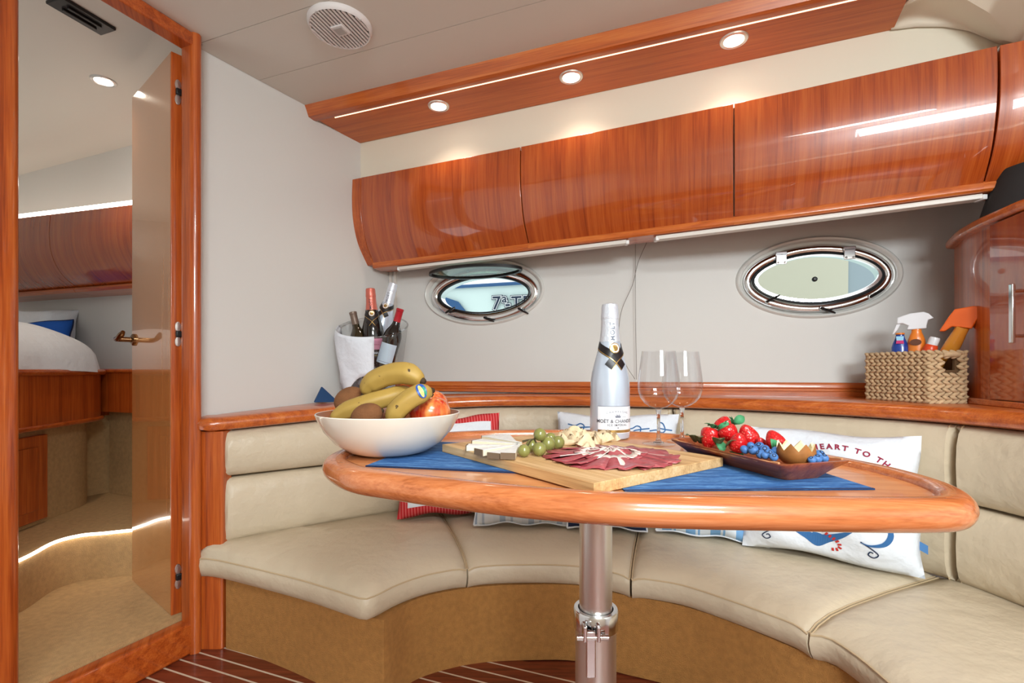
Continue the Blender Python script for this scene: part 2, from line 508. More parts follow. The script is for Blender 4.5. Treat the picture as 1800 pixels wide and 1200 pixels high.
# rounded cream cove at the right end of the soffit
low = [(1566, 53), (1610, 48), (1660, 48), (1705, 55), (1740, 66), (1772, 76), (1830, 66)]
upp = [(1597, 0), (1640, -20), (1700, -8), (1745, 18), (1778, 48), (1800, 74), (1850, 60)]
cv = MB(); rows = []
Lw = resample([online(x, y, B0, BD) for x, y in low], 24)
Up = resample([at(x, y, 1.345 - 0.10 * k / 6) for k, (x, y) in enumerate(upp)], 24)
for k in range(9):
    t = k / 8
    rows.append([l.lerp(u, t) + V(0, 0, 0.035 * math.sin(PI * t)) + V(-0.01, 0.03, 0) * math.sin(PI * t) for l, u in zip(Lw, Up)])
rows.append([u + V(-0.05, -0.22, 0.14) for u in Up])
rows.append([u + V(-0.10, -0.5, 0.12) for u in Up])
cv.grid(rows)
plain('cove_cream', srgb(240, 233, 214), 0.45)
struct('trim_2', cv, 'cove_cream', 'rounded cream cove in the upper right corner', 'trim', solid=0.01)

# right hand side of the saloon
struct('wall_right', MB().prism([(1.78, 1.60), (1.78, -1.80), (1.82, -1.80), (1.82, 1.60)], 0.0, ZC + 0.01), 'wall_vinyl', 'pale grey lining behind the corner cabinet', 'wall', smooth=False)

# after part of the saloon: bulkhead with the companionway opening, added counter block, ceiling gap for the fill lamp
aft = MB()
aft.prism([(-1.78, -1.80), (0.0, -1.80), (0.0, -1.76), (-1.78, -1.76)], 0.0, ZC + 0.05).prism([(0.95, -1.80), (1.82, -1.80), (1.82, -1.76), (0.95, -1.76)], 0.0, ZC + 0.05)
aft.prism([(0.0, -1.80), (0.95, -1.80), (0.95, -1.76), (0.0, -1.76)], 0.0, 1.46).prism([(0.0, -1.80), (0.95, -1.80), (0.95, -1.76), (0.0, -1.76)], 1.86, ZC + 0.05)
struct('wall_aft', aft, 'wall_vinyl', 'after bulkhead with the companionway opening', 'wall', smooth=False)
cnt = MB().prism([(-1.78, -1.76), (1.78, -1.76), (1.78, -1.25), (-1.78, -1.25)], 0.0, 0.92)  # unseen block, added and kept cream for what steel and varnish mirror
struct('trim_3', cnt, 'cream_panel', 'unseen cream block added for reflections along the after bulkhead', 'trim', smooth=False)
hc2 = MB()
for q_ in ([(-1.78, -1.80), (1.85, -1.80), (1.85, -0.85), (-1.78, -0.85)], [(-1.78, -0.85), (0.15, -0.85), (0.15, -0.20), (-1.78, -0.20)], [(0.75, -0.85), (1.85, -0.85), (1.85, -0.20), (0.75, -0.20)], [(-1.78, -0.20), (1.85, -0.20), (1.85, -0.10), (-1.78, -0.10)]):
    hc2.prism(q_, ZC + 0.001, ZC + 0.05)
struct('ceiling_aft', hc2, 'ceiling_vinyl', 'after part of the ceiling around a gap added for the fill lamp', 'ceiling', smooth=False)
struct('wall_port', MB().prism([(-1.70, -0.03), (-1.74, -0.03), (-1.78, -1.80), (-1.74, -1.80)], 0.0, ZC + 0.05), 'wall_vinyl', 'side lining beyond the left door post', 'wall', smooth=False)

# blind rails, corner guide
g = MB()
for s, w in ((0.004, 0.012), (0.030, 0.012)):
    a, b = wl(s), wl(s + w)
    g.prism([a, b, b + HN * 0.012, a + HN * 0.012], 0.80, 1.40)
obj('blind_guide', g, 'blind_rail', wall_back, smooth=False)

# ------------------------------------------------------------------ portholes
def screw(mb, c, n, r=0.0045):
    mb.add([], [])
def window(k, uc, zc, ra, rb, fa, fb_, oa, ob, dz):
    """k: number; recess, frame and opening half axes along the lining"""
    def P(x, y, n): return wp(uc + x, zc + y, n)
    N = 72
    def ring(a, b, n, dy=0.0, p=2.0):
        return [P(*(lambda q: (q[0], q[1] + dy))(oval(a, b, 2 * PI * j / N, p)), n) for j in range(N)]
    root = thing('window_%d' % k, 'oval chrome porthole %s' % ('standing open with its pane swung inwards' if k == 1 else 'closed with hinges along its top edge'), 'porthole', P(0, -rb, 0), kind='structure')
    # moulded surround: soft raised bead and dished return
    mb = MB()
    mb.grid([ring(ra + 0.001, rb + 0.001, -0.001), ring(ra - 0.002, rb - 0.002, 0.008), ring(ra - 0.007, rb - 0.007, 0.0115), ring(ra - 0.013, rb - 0.013, 0.008), ring(ra - 0.020, rb - 0.018, -0.006),
             ring(lerp(fa, ra, .5), lerp(fb_, rb, .5), -0.010, dz * .5), ring(fa - 0.004, fb_ - 0.004, -0.014, dz)], cv=True)
    obj('surround', mb, 'surround_gloss', root)
    # polished frame
    mb = MB()
    mb.grid([ring(fa, fb_, -0.016, dz), ring(fa, fb_, -0.004, dz), ring(fa - 0.004, fb_ - 0.004, 0.0, dz), ring(lerp(fa, oa, .3), lerp(fb_, ob, .3), 0.0035, dz, 1.95), ring(lerp(fa, oa, .55), lerp(fb_, ob, .55), 0.0035, dz, 1.9), ring(oa + 0.008, ob + 0.0065, 0.0, dz, 1.85), ring(oa + 0.005, ob + 0.004, -0.003, dz, 1.85),
             ring(oa, ob, -0.030, dz, 1.85), ring(oa, ob, -0.075, dz, 1.85)], cv=True)
    fr = obj('frame', mb, 'chrome', root)
    mb = MB()
    mb.grid([ring(oa + 0.0045, ob + 0.0035, -0.001, dz, 1.85), ring(oa - 0.002, ob - 0.002, 0.001, dz, 1.85), ring(oa - 0.005, ob - 0.005, -0.004, dz, 1.85), ring(oa - 0.004, ob - 0.004, -0.02, dz, 1.85)], cv=True)
    obj('seal', mb, 'rubber', root)
    # hull behind the frame
    mb = MB()
    mb.grid([ring(oa, ob, -0.07, dz, 1.85), ring(oa + 0.2, ob + 0.2, -0.078, dz)], cv=True)
    obj('hull_flange', mb, 'white_plastic', root)
    for t in [2 * PI * (j + 0.35) / 14 for j in range(14)]:
        x, y = oval((fa + oa) / 2 + 0.004, (fb_ + ob) / 2 + 0.003, t)
        c = P(x, y + dz, 0.0)
        M = frame(c, p3(HD, 0), V(0, 0, 1), p3(HN, 0))
        obj('screw', MB().lathe([(0.0001, 0.003), (0.003, 0.0026), (0.0048, 0.0005), (0.0048, -0.001)], 12).xf(M), 'steel', fr)
    # swivel catches along the lower edge
    for t, an in ((-2.35, 0.5), (-1.50, -0.4), (-0.75, 0.55 if k == 2 else -0.5)):
        x, y = oval((fa + oa) / 2 + 0.004, (fb_ + ob) / 2 + 0.003, t)
        M = frame(P(x, y + dz, 0.0), p3(HD, 0), V(0, 0, 1), p3(HN, 0)) @ RZ(an)
        mb = MB().lathe([(0.008, 0.0), (0.008, 0.010), (0.006, 0.014), (0.0001, 0.015)], 14).xf(M)
        ct = obj('catch', mb, 'chrome', root)
        mb = MB().tube([M @ V(-0.004, 0, 0.011), M @ V(0.014, 0, 0.014), M @ V(0.034, 0, 0.012), M @ V(0.048, 0, 0.010)], [0.0075, 0.008, 0.0065, 0.004], 8, flat=0.7)
        obj('lever', mb, 'black_plastic', ct)
    # glazed leaf
    if k == 2:
        mb = MB()
        mb.grid([ring(oa - 0.004, ob - 0.004, 0.002, dz, 1.85), ring(oa - 0.006, ob - 0.006, 0.008, dz, 1.85), ring(oa - 0.016, ob - 0.014, 0.008, dz + 0.002, 1.85), ring(oa - 0.018, ob - 0.016, 0.0, dz + 0.002, 1.85)], cv=True)
        lf = obj('leaf_rim', mb, 'chrome', root)
        mb = MB(); r = ring(oa - 0.015, ob - 0.013, 0.004, dz + 0.002, 1.85)
        mb.add(r, [tuple(range(N))])
        obj('pane', mb, 'pane_clear', root, smooth=False)
        M = frame(P(-0.005, dz - 0.004, 0.004), p3(HD, 0), V(0, 0, 1), p3(HN, 0))
        obj('knob', MB().lathe([(0.009, 0), (0.009, 0.008), (0.005, 0.012), (0.0001, 0.0125)], 16).xf(M), 'black_plastic', root)
        for x in (-0.115, 0.105):
            y = ob * (1 - (abs(x) / oa) ** 1.85) ** (1 / 1.85)
            M = frame(P(x, y + dz + 0.006, 0.004), p3(HD, 0), V(0, 0, 1), p3(HN, 0))
            mb = MB().box((0, -0.004, 0.006), (0.036, 0.040, 0.006), M).box((0, 0.016, 0.004), (0.04, 0.016, 0.010), M)
            hg = obj('hinge', mb, 'chrome', root, bevel=0.002)
            for sx in (-0.011, 0.011):
                obj('rivet', MB().ball((0, 0, 0), 0.004, 10, 6).xf(M @ Matrix.Translation((sx, -0.017, 0.010))), 'steel', hg)
    else:
        # swung up to the horizontal on its top hinges
        tilt = math.radians(8)
        O = P(0.0, ob + dz - 0.010, 0.014)
        e = p3(HN, 0) * math.cos(tilt) + V(0, 0, 1) * math.sin(tilt)
        nn = p3(HD, 0).cross(e).normalized()
        M = frame(O, p3(HD, 0), e, nn)
        la, lb = oa - 0.003, ob - 0.003
        def lr(a, b, n): return [M @ V(oval(a, b, 2 * PI * j / N, 1.85)[0], lb + oval(a, b, 2 * PI * j / N, 1.85)[1], n) for j in range(N)]
        mb = MB().grid([lr(la, lb, -0.006), lr(la, lb, 0.006), lr(la - 0.012, lb - 0.010, 0.006), lr(la - 0.012, lb - 0.010, -0.006)], cv=True, cu=True)
        obj('leaf_rim', mb, 'black_plastic', root)
        mb = MB().add(lr(la - 0.010, lb - 0.008, 0.0), [tuple(range(N))])
        obj('pane', mb, 'pane_reflected_green', root, smooth=False)
        obj('knob', MB().lathe([(0.007, 0), (0.007, 0.008), (0.0001, 0.009)], 14).xf(M @ Matrix.Translation((-0.03, lb * 1.05, 0.0)) @ RX(PI)), 'black_plastic', root)
        for x in (-0.10, 0.10):
            hg = obj('hinge', MB().box((x, 0.010, -0.006), (0.034, 0.036, 0.007), M).box((x, -0.012, -0.010), (0.03, 0.016, 0.016), M), 'chrome', root, bevel=0.002)
    return root
window(1, *WIN[0], 0.152, 0.262, 0.126, 0.222, 0.084, -0.011)
window(2, *WIN[1], 0.152, WIN[1][2] - 0.028, 0.126, WIN[1][2] - 0.060, 0.094, -0.004)

# ------------------------------------------------------------------ outside: neighbouring boat at the pontoon
plain('hull_gelcoat', srgb(206, 226, 222), 0.3, coat=0.3)
plain('hull_cream', srgb(196, 193, 174), 0.35)
plain('hull_grey', srgb(150, 164, 172), 0.4)
plain('hull_blue', srgb(40, 84, 130), 0.3)
plain('ink_navy', srgb(26, 40, 62), 0.5)
plain('ink_white', srgb(240, 244, 244), 0.5)
nb = thing('neighbouring_boat', 'white hulled boat moored outside beyond the portholes', 'boat', (0.3, 4.2, 0.0))
def out(px, py, n): return online(px, py, CN - HN * n, HD)
hullp = MB()
rows = []
for s in [i * 0.25 - 1.5 for i in range(23)]:
    rows.append([p3(wl(s, -1.55 - k), z) for z, k in ((-0.2, 0.25), (0.5, 0.1), (1.0, 0.03), (1.40, 0.0), (1.575, 0.0), (1.60, 0.10))])
hullp.grid(rows)
obj('hull', hullp, 'hull_gelcoat', nb, solid=0.03)
rub = MB().tube([p3(wl(-1.5, -1.53), 1.575), p3(wl(3.9, -1.53), 1.575)], 0.014, 8)
obj('rubbing_strake', rub, 'hull_blue', nb)
a = out(760, 575, 1.53); 
mb = MB()
pts = [out(x, y, 1.535) for x, y in ((758, 527), (785, 523), (806, 530), (818, 545), (824, 560), (758, 572))]
mb.add(pts, [tuple(range(len(pts)))])
obj('stripe_panel', mb, 'hull_blue', nb, smooth=False, solid=0.01)
mb = MB().add([out(x, y, 1.50) for x, y in ((1300, 400), (1492, 400), (1490, 600), (1300, 600))], [(0, 1, 2, 3)])
obj('fender_board', mb, 'hull_cream', nb, smooth=False, solid=0.02)
mb = MB().add([out(x, y, 1.51) for x, y in ((1492, 400), (1640, 400), (1640, 600), (1490, 600))], [(0, 1, 2, 3)])
obj('side_panel', mb, 'hull_grey', nb, smooth=False, solid=0.02)
c = out(890, 533, 1.53)
k = 848 / c.y
def reg(x, y, n):
    return c + (p3(HD, 0) * (x + 0.005) + V(0, 0, y)) * 0.74 + p3(HN, 0) * n
for n, bo, mt, nm in ((0.002, 0.016, 'ink_navy', 'registration_outline'), (0.004, 0.009, 'ink_white', 'registration_inset'), (0.006, 0.002, 'ink_navy', 'registration_mark')):
    mb = text_mb('7', 0.20, lambda x, y: reg(x - 0.115, y, n), bo)
    m2 = text_mb('a', 0.13, lambda x, y: reg(x - 0.025, y + 0.05, n), bo)
    m3 = text_mb('-TE', 0.19, lambda x, y: reg(x + 0.125, y - 0.005, n), bo, 1.08)
    mb.add(m2.v, m2.f).add(m3.v, m3.f)
    ro = obj(nm, mb, mt, nb, smooth=False)
    ro['kind'] = 'stuff'

# ------------------------------------------------------------------ overhead lockers: S curved doors
S0px = [(619, 315), (618, 350), (620, 385), (629, 428), (646, 467)]
S0 = [online(x, y, L0, LD) for x, y in S0px]
zk = [p.z for p in S0]
ins = [(V(p.x, p.y) - V(S0[0].x, S0[0].y)).dot(LD) for p in S0]
def top_at(px, py):
    return onz(px, py, zk[0])
tops = [S0[0], top_at(915, 258), top_at(1290, 182), top_at(1755, 80)]
extra = [0, 0.0, 0.0, 0.0]
corner2 = tops[3] + V(0.10, -0.125, 0)
RUN = smooth_curve([V(t.x, t.y) for t in tops], 14)
SEAM = [0, 14, 28, 42]
zpro = smooth_curve([V(i_, z_) for i_, z_ in zip(ins, zk)], 5)
def rise(p):
    """the lockers get a little shallower towards the right"""
    t = max(0.0, min(1.0, (p.x - RUN[0].x) / (RUN[-1].x - RUN[0].x)))
    return 1 - 0.085 * t
def lz(p, z): return zk[0] - (zk[0] - z) * rise(p)
def locker_pt(p, d, k, back=0.0):
    nrm = V(-d.y, d.x)
    if nrm.y < 0: nrm = -nrm
    w = zpro[k].x
    q = p + nrm * (w + back)
    return V(q.x, q.y, lz(p, zpro[k].y))
def run_dir(path, i):
    a = path[max(i - 1, 0)]; b = path[min(i + 1, len(path) - 1)]
    return (b - a).normalized()
DIRS = [run_dir(RUN, i) for i in range(len(RUN))]
NK = len(zpro)
def locker(name, label, path, dirs, endpanel=False):
    root = thing(name, label, 'cabinet', p3(path[0], zk[-1] - 0.02), group='overhead lockers')
    rows = [[locker_pt(p, d, k) for k in range(NK)] for p, d in zip(path, dirs)]
    bk = [[locker_pt(p, d, k, 0.018) for k in range(NK)] for p, d in zip(path, dirs)]
    mb = MB().grid([f + list(reversed(b)) for f, b in zip(rows, bk)], cv=True, caps=True)
    obj('door', mb, 'wood_cabinet', root, bevel=0.0015)
    # carcass behind the door
    mb = MB(); rws = []
    path = list(path); path[0] = path[0] - dirs[0] * 0.003; path[-1] = path[-1] + dirs[-1] * 0.003
    for p, d in zip(path, dirs):
        nrm = V(-d.y, d.x)
        if nrm.y < 0: nrm = -nrm
        f0 = p + nrm * (zpro[0].x + 0.02); f1 = p + nrm * (zpro[NK - 1].x + 0.02); b_ = p + nrm * (zpro[NK - 1].x + 0.11)
        rws.append([p3(f0, zk[0] - 0.004), p3(f0 + nrm * 0.04, zk[0] - 0.004), p3(b_, zk[0] - 0.05), p3(b_, lz(p, zk[-1]) - 0.012), p3(f1, lz(p, zk[-1]) - 0.012)])
    mb.grid(rws, cv=True, caps=True)
    obj('carcass', mb, 'wood_vertical', root)
    # bottom lip
    mb = MB(); rws = []
    for p, d in zip(path, dirs):
        nrm = V(-d.y, d.x)
        if nrm.y < 0: nrm = -nrm
        w = zpro[NK - 1].x
        rws.append([p3(p + nrm * (w + a_), lz(p, zk[-1]) + z_) for a_, z_ in ((-0.004, 0.012), (-0.009, 0.004), (-0.009, -0.010), (-0.003, -0.016), (0.05, -0.020), (0.05, -0.010), (0.006, -0.002))])
    mb.grid(rws, cv=True, caps=True)
    obj('bottom_lip', mb, 'wood_along', root)
    return root
def cut(i0, i1, a=0.0, b=0.0):
    p = [q.copy() for q in RUN[i0:i1 + 1]]; d = DIRS[i0:i1 + 1]
    p[0] = p[0] + d[0] * a; p[-1] = p[-1] - d[-1] * b
    return p, d
e0 = online(635, 312, V(S0[0].x, S0[0].y), DIRS[0]); ew = (V(e0.x, e0.y) - RUN[0]).dot(DIRS[0])
p, d = cut(0, 14, max(0.035, ew), 0.002)
l1 = locker('overhead_locker', 'overhead locker door nearest the left bulkhead', p, d)
ep = [RUN[0], RUN[0] + DIRS[0] * (max(0.035, ew) - 0.002)]
rows = [[locker_pt(q_, DIRS[0], k) for k in range(NK)] + list(reversed([locker_pt(q_, DIRS[0], k, 0.10) for k in range(NK)])) for q_ in ep]
obj('end_panel', MB().grid(rows, cv=True, caps=True), 'wood_vertical', l1, bevel=0.003)
p, d = cut(14, 28, 0.002, 0.002)
locker('overhead_locker', 'middle overhead locker door above the hanging blind cords', p, d)
p, d = cut(28, 42, 0.002, 0.002)
locker('overhead_locker', 'overhead locker door above the closed porthole', p, d)
R2 = smooth_curve([RUN[-1], RUN[-1] + DIRS[-1] * 0.05, RUN[-1] + DIRS[-1] * 0.09 + V(0.015, -0.02), RUN[-1] + V(0.15, -0.13), RUN[-1] + V(0.20, -0.25), RUN[-1] + V(0.235, -0.50), RUN[-1] + V(0.24, -0.80)], 6)
R2[0] = R2[0] + DIRS[-1] * 0.003
locker('overhead_locker', 'curved overhead locker front turning the right hand corner', R2, [run_dir(R2, i) for i in range(len(R2))])


# blind rails tucked under the lockers, with their cords
def blind_rail(x0, x1, label):
    idx = [i for i in range(len(RUN)) if x0 <= pxof2(RUN[i], DIRS[i]) <= x1]
    rows = []
    for i in idx:
        p, d = RUN[i], DIRS[i]
        nrm = V(-d.y, d.x)
        if nrm.y < 0: nrm = -nrm
        z = lz(p, zk[-1]) - 0.019; w = zpro[NK - 1].x
        rows.append([p3(p + nrm * (w + a_), z + z_) for a_, z_ in ((0.006, 0.0), (0.004, -0.005), (0.006, -0.013), (0.030, -0.015), (0.034, -0.008), (0.034, 0.0))])
    root = thing('blind_rail', label, 'blind', rows[0][0])
    obj('rail', MB().grid(rows, cv=True, caps=True), 'blind_rail', root)
    for r_, nm in ((rows[0], 'end_cap'), (rows[-1], 'end_cap')):
        c_ = (r_[0] + r_[3]) / 2
        obj(nm, MB().box(c_ + V(0, 0, -0.002), (0.012, 0.03, 0.014)), 'white_plastic', root, bevel=0.002)
    return root
def pxof2(p, d):
    nrm = V(-d.y, d.x)
    if nrm.y < 0: nrm = -nrm
    q_ = p + nrm * zpro[NK - 1].x
    return 900 + F * q_.x / q_.y
rail_a = blind_rail(680, 1126, 'slim pale blind rail above the opened porthole')
rail_b = blind_rail(1134, 1745, 'slim pale blind rail above the closed porthole')
def hcurve(pts, n=0.03, k=6):
    return smooth_curve([online(x, y, CN + HN * n, HD) for x, y in pts], k)
obj('pull_cord', MB().tube(hcurve([(1117, 424), (1117, 540), (1119, 667)]), 0.0011, 6), 'cord', rail_a)
obj('pull_cord', MB().tube(hcurve([(1141, 417), (1122, 460), (1112, 500), (1092, 548), (1088, 600), (1100, 640), (1116, 666)], 0.04), 0.0011, 6), 'cord', rail_b)

# warm light strip in the slot between fascia and soffit
st2 = [p3(V(-0.831, 1.958) + FD * s_ + FN * 0.046, ZS - 0.003) for s_ in (0.10, 0.6, 1.1, 1.6, 2.0)]
tag(obj('cove_light', MB().tube(st2, 0.0022, 6), 'cove_strip'), 'thin warm light strip along the fascia edge of the soffit', 'light')

# ------------------------------------------------------------------ soffit downlights
def downlight(name, c, label, power, group, nrm=-1):
    root = thing(name, label, 'light', c, group=group)
    obj('ring', MB().lathe([(0.029, 0.001), (0.030, -0.004), (0.034, -0.006), (0.040, -0.004), (0.042, 0.0)], 32), 'steel', root, world_space=False)
    obj('lens', MB().lathe([(0.0001, -0.003), (0.02, -0.0025), (0.030, -0.001)], 28), 'lamp_glow', root, world_space=False)
    d = bpy.data.lights.new(name + '_light', 'SPOT')
    d.energy = power; d.color = (1.0, 0.86, 0.70); d.spot_size = math.radians(125); d.spot_blend = 0.8; d.shadow_soft_size = 0.03
    o = bpy.data.objects.new(name + '_light', d); COL.objects.link(o)
    o.location = (0, 0, -0.02); o.parent = root
    return root
for (x, y), w in zip(((771, 186), (1004, 135), (1290, 70)), ('left hand', 'middle', 'right hand')):
    downlight('recessed_downlight', at(x, y, F * (ZS - EYE) / (HZ - y)), '%s one of the three lit downlights in the wooden soffit' % w, 3.0, 'soffit downlights')

# round ceiling loudspeaker
cs = at(598, 44, F * (ZC - EYE) / (HZ - 44))
root = thing('ceiling_loudspeaker', 'round white slatted loudspeaker grille on the ceiling', 'loudspeaker', cs)
obj('rim', MB().lathe([(0.096, 0.0), (0.096, -0.006), (0.093, -0.013), (0.089, -0.0165), (0.086, -0.014), (0.086, -0.002)], 48), 'grille_white', root, world_space=False)
obj('cone', MB().lathe([(0.0001, -0.003), (0.087, -0.003)], 32), 'black_fabric', root, world_space=False)
ang = math.radians(71)
for i in range(15):
    v = -0.0805 + i * 0.0115
    hw = math.sqrt(0.0865 ** 2 - v * v)
    spans = [(-hw, hw)] if abs(v) > 0.02 else [(-hw, -0.02), (0.02, hw)]
    for a_, b_ in spans:
        M = RZ(ang)
        obj('slat', MB().box(((a_ + b_) / 2, v, -0.0135), (b_ - a_, 0.0064, 0.006), M), 'grille_white', root, world_space=False, bevel=0.0012)
obj('badge', MB().box((0, 0, -0.015), (0.044, 0.044, 0.009), RZ(ang)), 'grille_white', root, world_space=False, bevel=0.003)
obj('badge_plate', MB().box((0, 0, -0.0198), (0.030, 0.030, 0.002), RZ(ang)), 'grey_plastic', root, world_space=False, bevel=0.001)
for k in range(4):
    t = ang + PI / 4 + k * PI / 2 + 0.6
    obj('screw', MB().ball((0.087 * math.cos(t), 0.087 * math.sin(t), -0.0145), 0.004, 10, 6), 'grey_plastic', root, world_space=False)

# ------------------------------------------------------------------ door frame, sill, door
PD = V(0.387, 0.922); PN = V(0.922, -0.387)      # along the doorway / into the saloon
H0 = V(-1.035, 1.53)
def rounded_post(c, w, d, z0, z1, r=0.02):
    poly = []
    for cx, cy, a0 in ((w / 2 - r, d / 2 - r, 0), (-w / 2 + r, d / 2 - r, 90), (-w / 2 + r, -d / 2 + r, 180), (w / 2 - r, -d / 2 + r, 270)):
        for k in range(7):
            a_ = math.radians(a0 + k * 15)
            u, v = cx + r * math.cos(a_), cy + r * math.sin(a_)
            poly.append(c + PD * u + PN * v)
    return MB().prism(poly, z0, z1)
frame_root = thing('door_1', 'cherry wood door frame with raised sill in the left bulkhead', 'door frame', p3(H0, 0), kind='structure')
obj('post', rounded_post(H0 + PD * 0.020 + PN * -0.002, 0.036, 0.070, 0.0, ZC, 0.020), 'wood_vertical', frame_root)
LP = V(-1.190, 1.168)
obj('post', rounded_post(LP - PD * 0.045, 0.075, 0.060, 0.0, ZC, 0.024), 'wood_vertical', frame_root)
def along(a, b, w0, w1, z0, z1): return MB().prism([a + PN * w0, b + PN * w0, b + PN * w1, a + PN * w1], z0, z1)
obj('header', along(LP - PD * 0.2, H0 + PD * 0.02, -0.03, 0.025, 1.927, ZC), 'wood_across', frame_root, bevel=0.006)
obj('sill', along(LP - PD * 0.2, H0 + PD * 0.025, -0.035, 0.020, 0.0, 0.098), 'wood_across', frame_root, bevel=0.008)
obj('edge_strip', MB().prism([ll(-0.012, 0.004), ll(-0.004, 0.004), ll(-0.004, -0.01), ll(-0.012, -0.01)], 0.0, ZC), 'steel', frame_root, smooth=False)
struct('wall_forward', MB().prism([LP - PD * 0.08, LP - PD * 1.3, LP - PD * 1.3 - PN * 0.03, LP - PD * 0.08 - PN * 0.03], 0, ZC + 0.05), 'wall_vinyl', 'bulkhead beyond the left door post', 'wall', smooth=False)
struct('wall_over_door', along(LP - PD * 1.3, H0 + PD * 0.06, -0.03, -0.005, ZC, 2.10), 'wall_vinyl', 'bulkhead strip above the door head', 'wall', smooth=False)

Hd, Fd = V(-1.096, 1.549), V(-1.4257, 1.81)
dx = (Fd - Hd).normalized(); dn = V(0.62, 0.785)
door = thing('cabin_door', 'glossy veneered cabin door standing open into the berth cabin', 'door', p3(Hd, 0.112))
obj('panel', MB().prism([Hd + dx * 0.002, Fd, Fd + dn * 0.031, Hd + dx * 0.002 + dn * 0.031], 0.112, 1.922), 'wood_door', door, bevel=0.002)
obj('edge_band', MB().prism([Hd - dx * 0.004, Hd + dx * 0.002, Hd + dx * 0.002 + dn * 0.033, Hd - dx * 0.004 + dn * 0.033], 0.112, 1.922), 'wood_vertical', door, bevel=0.0015)
for py in (162, 587, 1013):
    z = EYE + (HZ - py) / F * 1.56
    c = p3(Hd - dx * 0.006 + dn * 0.018, z)
    M = frame(c, p3(dn, 0), V(0, 0, 1))
    mb = MB()
    for s in (-1, 1):
        mb.lathe([(0.0001, 0.0025), (0.0085, 0.002), (0.0095, 0.0)], 14, sx=1.0, sy=1.6).xf(Matrix.Identity(4))
    mb = MB()
    for s in (-1, 1):
        part = MB().lathe([(0.0001, 0.003), (0.009, 0.0025), (0.010, 0.0)], 16, sx=0.9, sy=1.7).xf(M @ Matrix.Translation((0.0, s * 0.024, 0.0)))
        mb.add(part.v, part.f)
    hg = obj('hinge', mb, 'steel', door)
    obj('knuckle', MB().box((0.010, 0, 0.004), (0.034, 0.020, 0.012), M), 'black_plastic', hg, bevel=0.003)
# lever handle near the free edge
hz = EYE + (HZ - 597) / F * 1.79
hc = p3(Hd.lerp(Fd, 0.93), hz)
M = frame(hc, p3(-dx, 0), V(0, 0, 1), p3(-dn, 0))
han = obj('lever_handle', MB().tube([M @ V(0, 0, 0.0), M @ V(0, 0, 0.045), M @ V(0.01, 0, 0.055), M @ V(0.04, 0.003, 0.056), M @ V(0.075, 0.012, 0.056), M @ V(0.092, 0.022, 0.054)], [0.009, 0.009, 0.009, 0.0085, 0.010, 0.006], 10), 'brass', door)
obj('rose', MB().lathe([(0.022, 0.0), (0.022, 0.006), (0.015, 0.010), (0.010, 0.010)], 20).xf(M), 'brass', han)
M2 = frame(hc + p3(dn * 0.031, 0), p3(-dx, 0), V(0, 0, 1), p3(dn, 0))
obj('lever_handle', MB().tube([M2 @ V(0, 0, 0.0), M2 @ V(0, 0, 0.045), M2 @ V(-0.01, 0, 0.055), M2 @ V(-0.035, 0.003, 0.056), M2 @ V(-0.05, 0.02, 0.056), M2 @ V(-0.062, 0.036, 0.054)], [0.009, 0.009, 0.009, 0.0085, 0.010, 0.006], 10), 'brass', door)

# ------------------------------------------------------------------ berth cabin behind the door
CH0, CHD = V(-2.82, 2.77), V(0.926, -0.366).normalized()
CHN = V(CHD.y, -CHD.x)
ZB = 2.02
def ch(s, n=0.0): return CH0 + CHD * s + CHN * n
struct('wall_cabin_hull', MB().prism([ch(-0.7), ch(2.1), ch(2.1, -0.04), ch(-0.7, -0.04)], 0.0, ZB + 0.02), 'wall_vinyl', 'pale hull lining of the berth cabin', 'wall', smooth=False)
CCR = ll(0.60, -0.07)
struct('wall_cabin_aft', MB().prism([ll(-0.01, -0.04), ll(0.90, -0.04), ll(0.90, -0.07), ll(-0.01, -0.07)], 0.0, ZB + 0.02), 'wall_vinyl', 'berth cabin side of the bulkhead', 'wall', smooth=False)
struct('ceiling_cabin', MB().prism([ch(-0.75, -0.05), ch(2.15, -0.05), ll(0.9, -0.03), ll(-0.02, -0.03), H0 - PN * 0.02, LP - PD * 1.3 - PN * 0.02, V(-3.6, 0.2)], ZB, ZB + 0.03), 'ceiling_vinyl', 'dim lined ceiling of the berth cabin', 'ceiling', smooth=False)
struct('wall_cabin_end', MB().prism([ch(-0.7), V(-3.6, 0.0), V(-3.63, 0.0), ch(-0.74)], 0.0, ZB + 0.02), 'wall_vinyl', 'far end wall of the berth cabin', 'wall', smooth=False)
struct('wall_cabin_front', MB().prism([LP - PD * 1.3, V(-3.6, -0.05), V(-3.6, -0.08), LP - PD * 1.3 - V(0, 0.03)], 0.0, ZB + 0.02), 'wall_vinyl', 'near wall of the berth cabin', 'wall', smooth=False)
# carpeted lower sole and raised step with a curved nosing
edge = smooth_curve([V(-1.545, 1.30), V(-1.585, 1.47), V(-1.605, 1.60), V(-1.640, 1.73), V(-1.610, 1.80), V(-1.54, 1.826), V(-1.464, 1.858), V(-1.337, 1.89), V(-1.15, 1.93)], 6)
low_poly = [LP - PD * 0.5 - PN * 0.035, H0 - PN * 0.035, ll(0.45, -0.07)] + list(reversed(edge)) + [V(-1.6, 0.9)]
cs_ = struct('floor_cabin', MB().prism(low_poly, 0.05, 0.112), 'carpet_pale', 'beige carpeted sole just inside the doorway', 'floor', smooth=False)
step_poly = list(edge) + [ll(0.75, -0.07), ch(1.75, 0.0), ch(-0.2, 0.0), V(-2.6, 1.2)]
struct('floor_step', MB().prism(step_poly, 0.05, 0.282), 'carpet_pale', 'raised carpeted step with curved front in the berth cabin', 'floor', smooth=True)
rope = MB().tube([p3(e, 0.284) + V(0.004, -0.004, 0) for e in edge], 0.0055, 8)
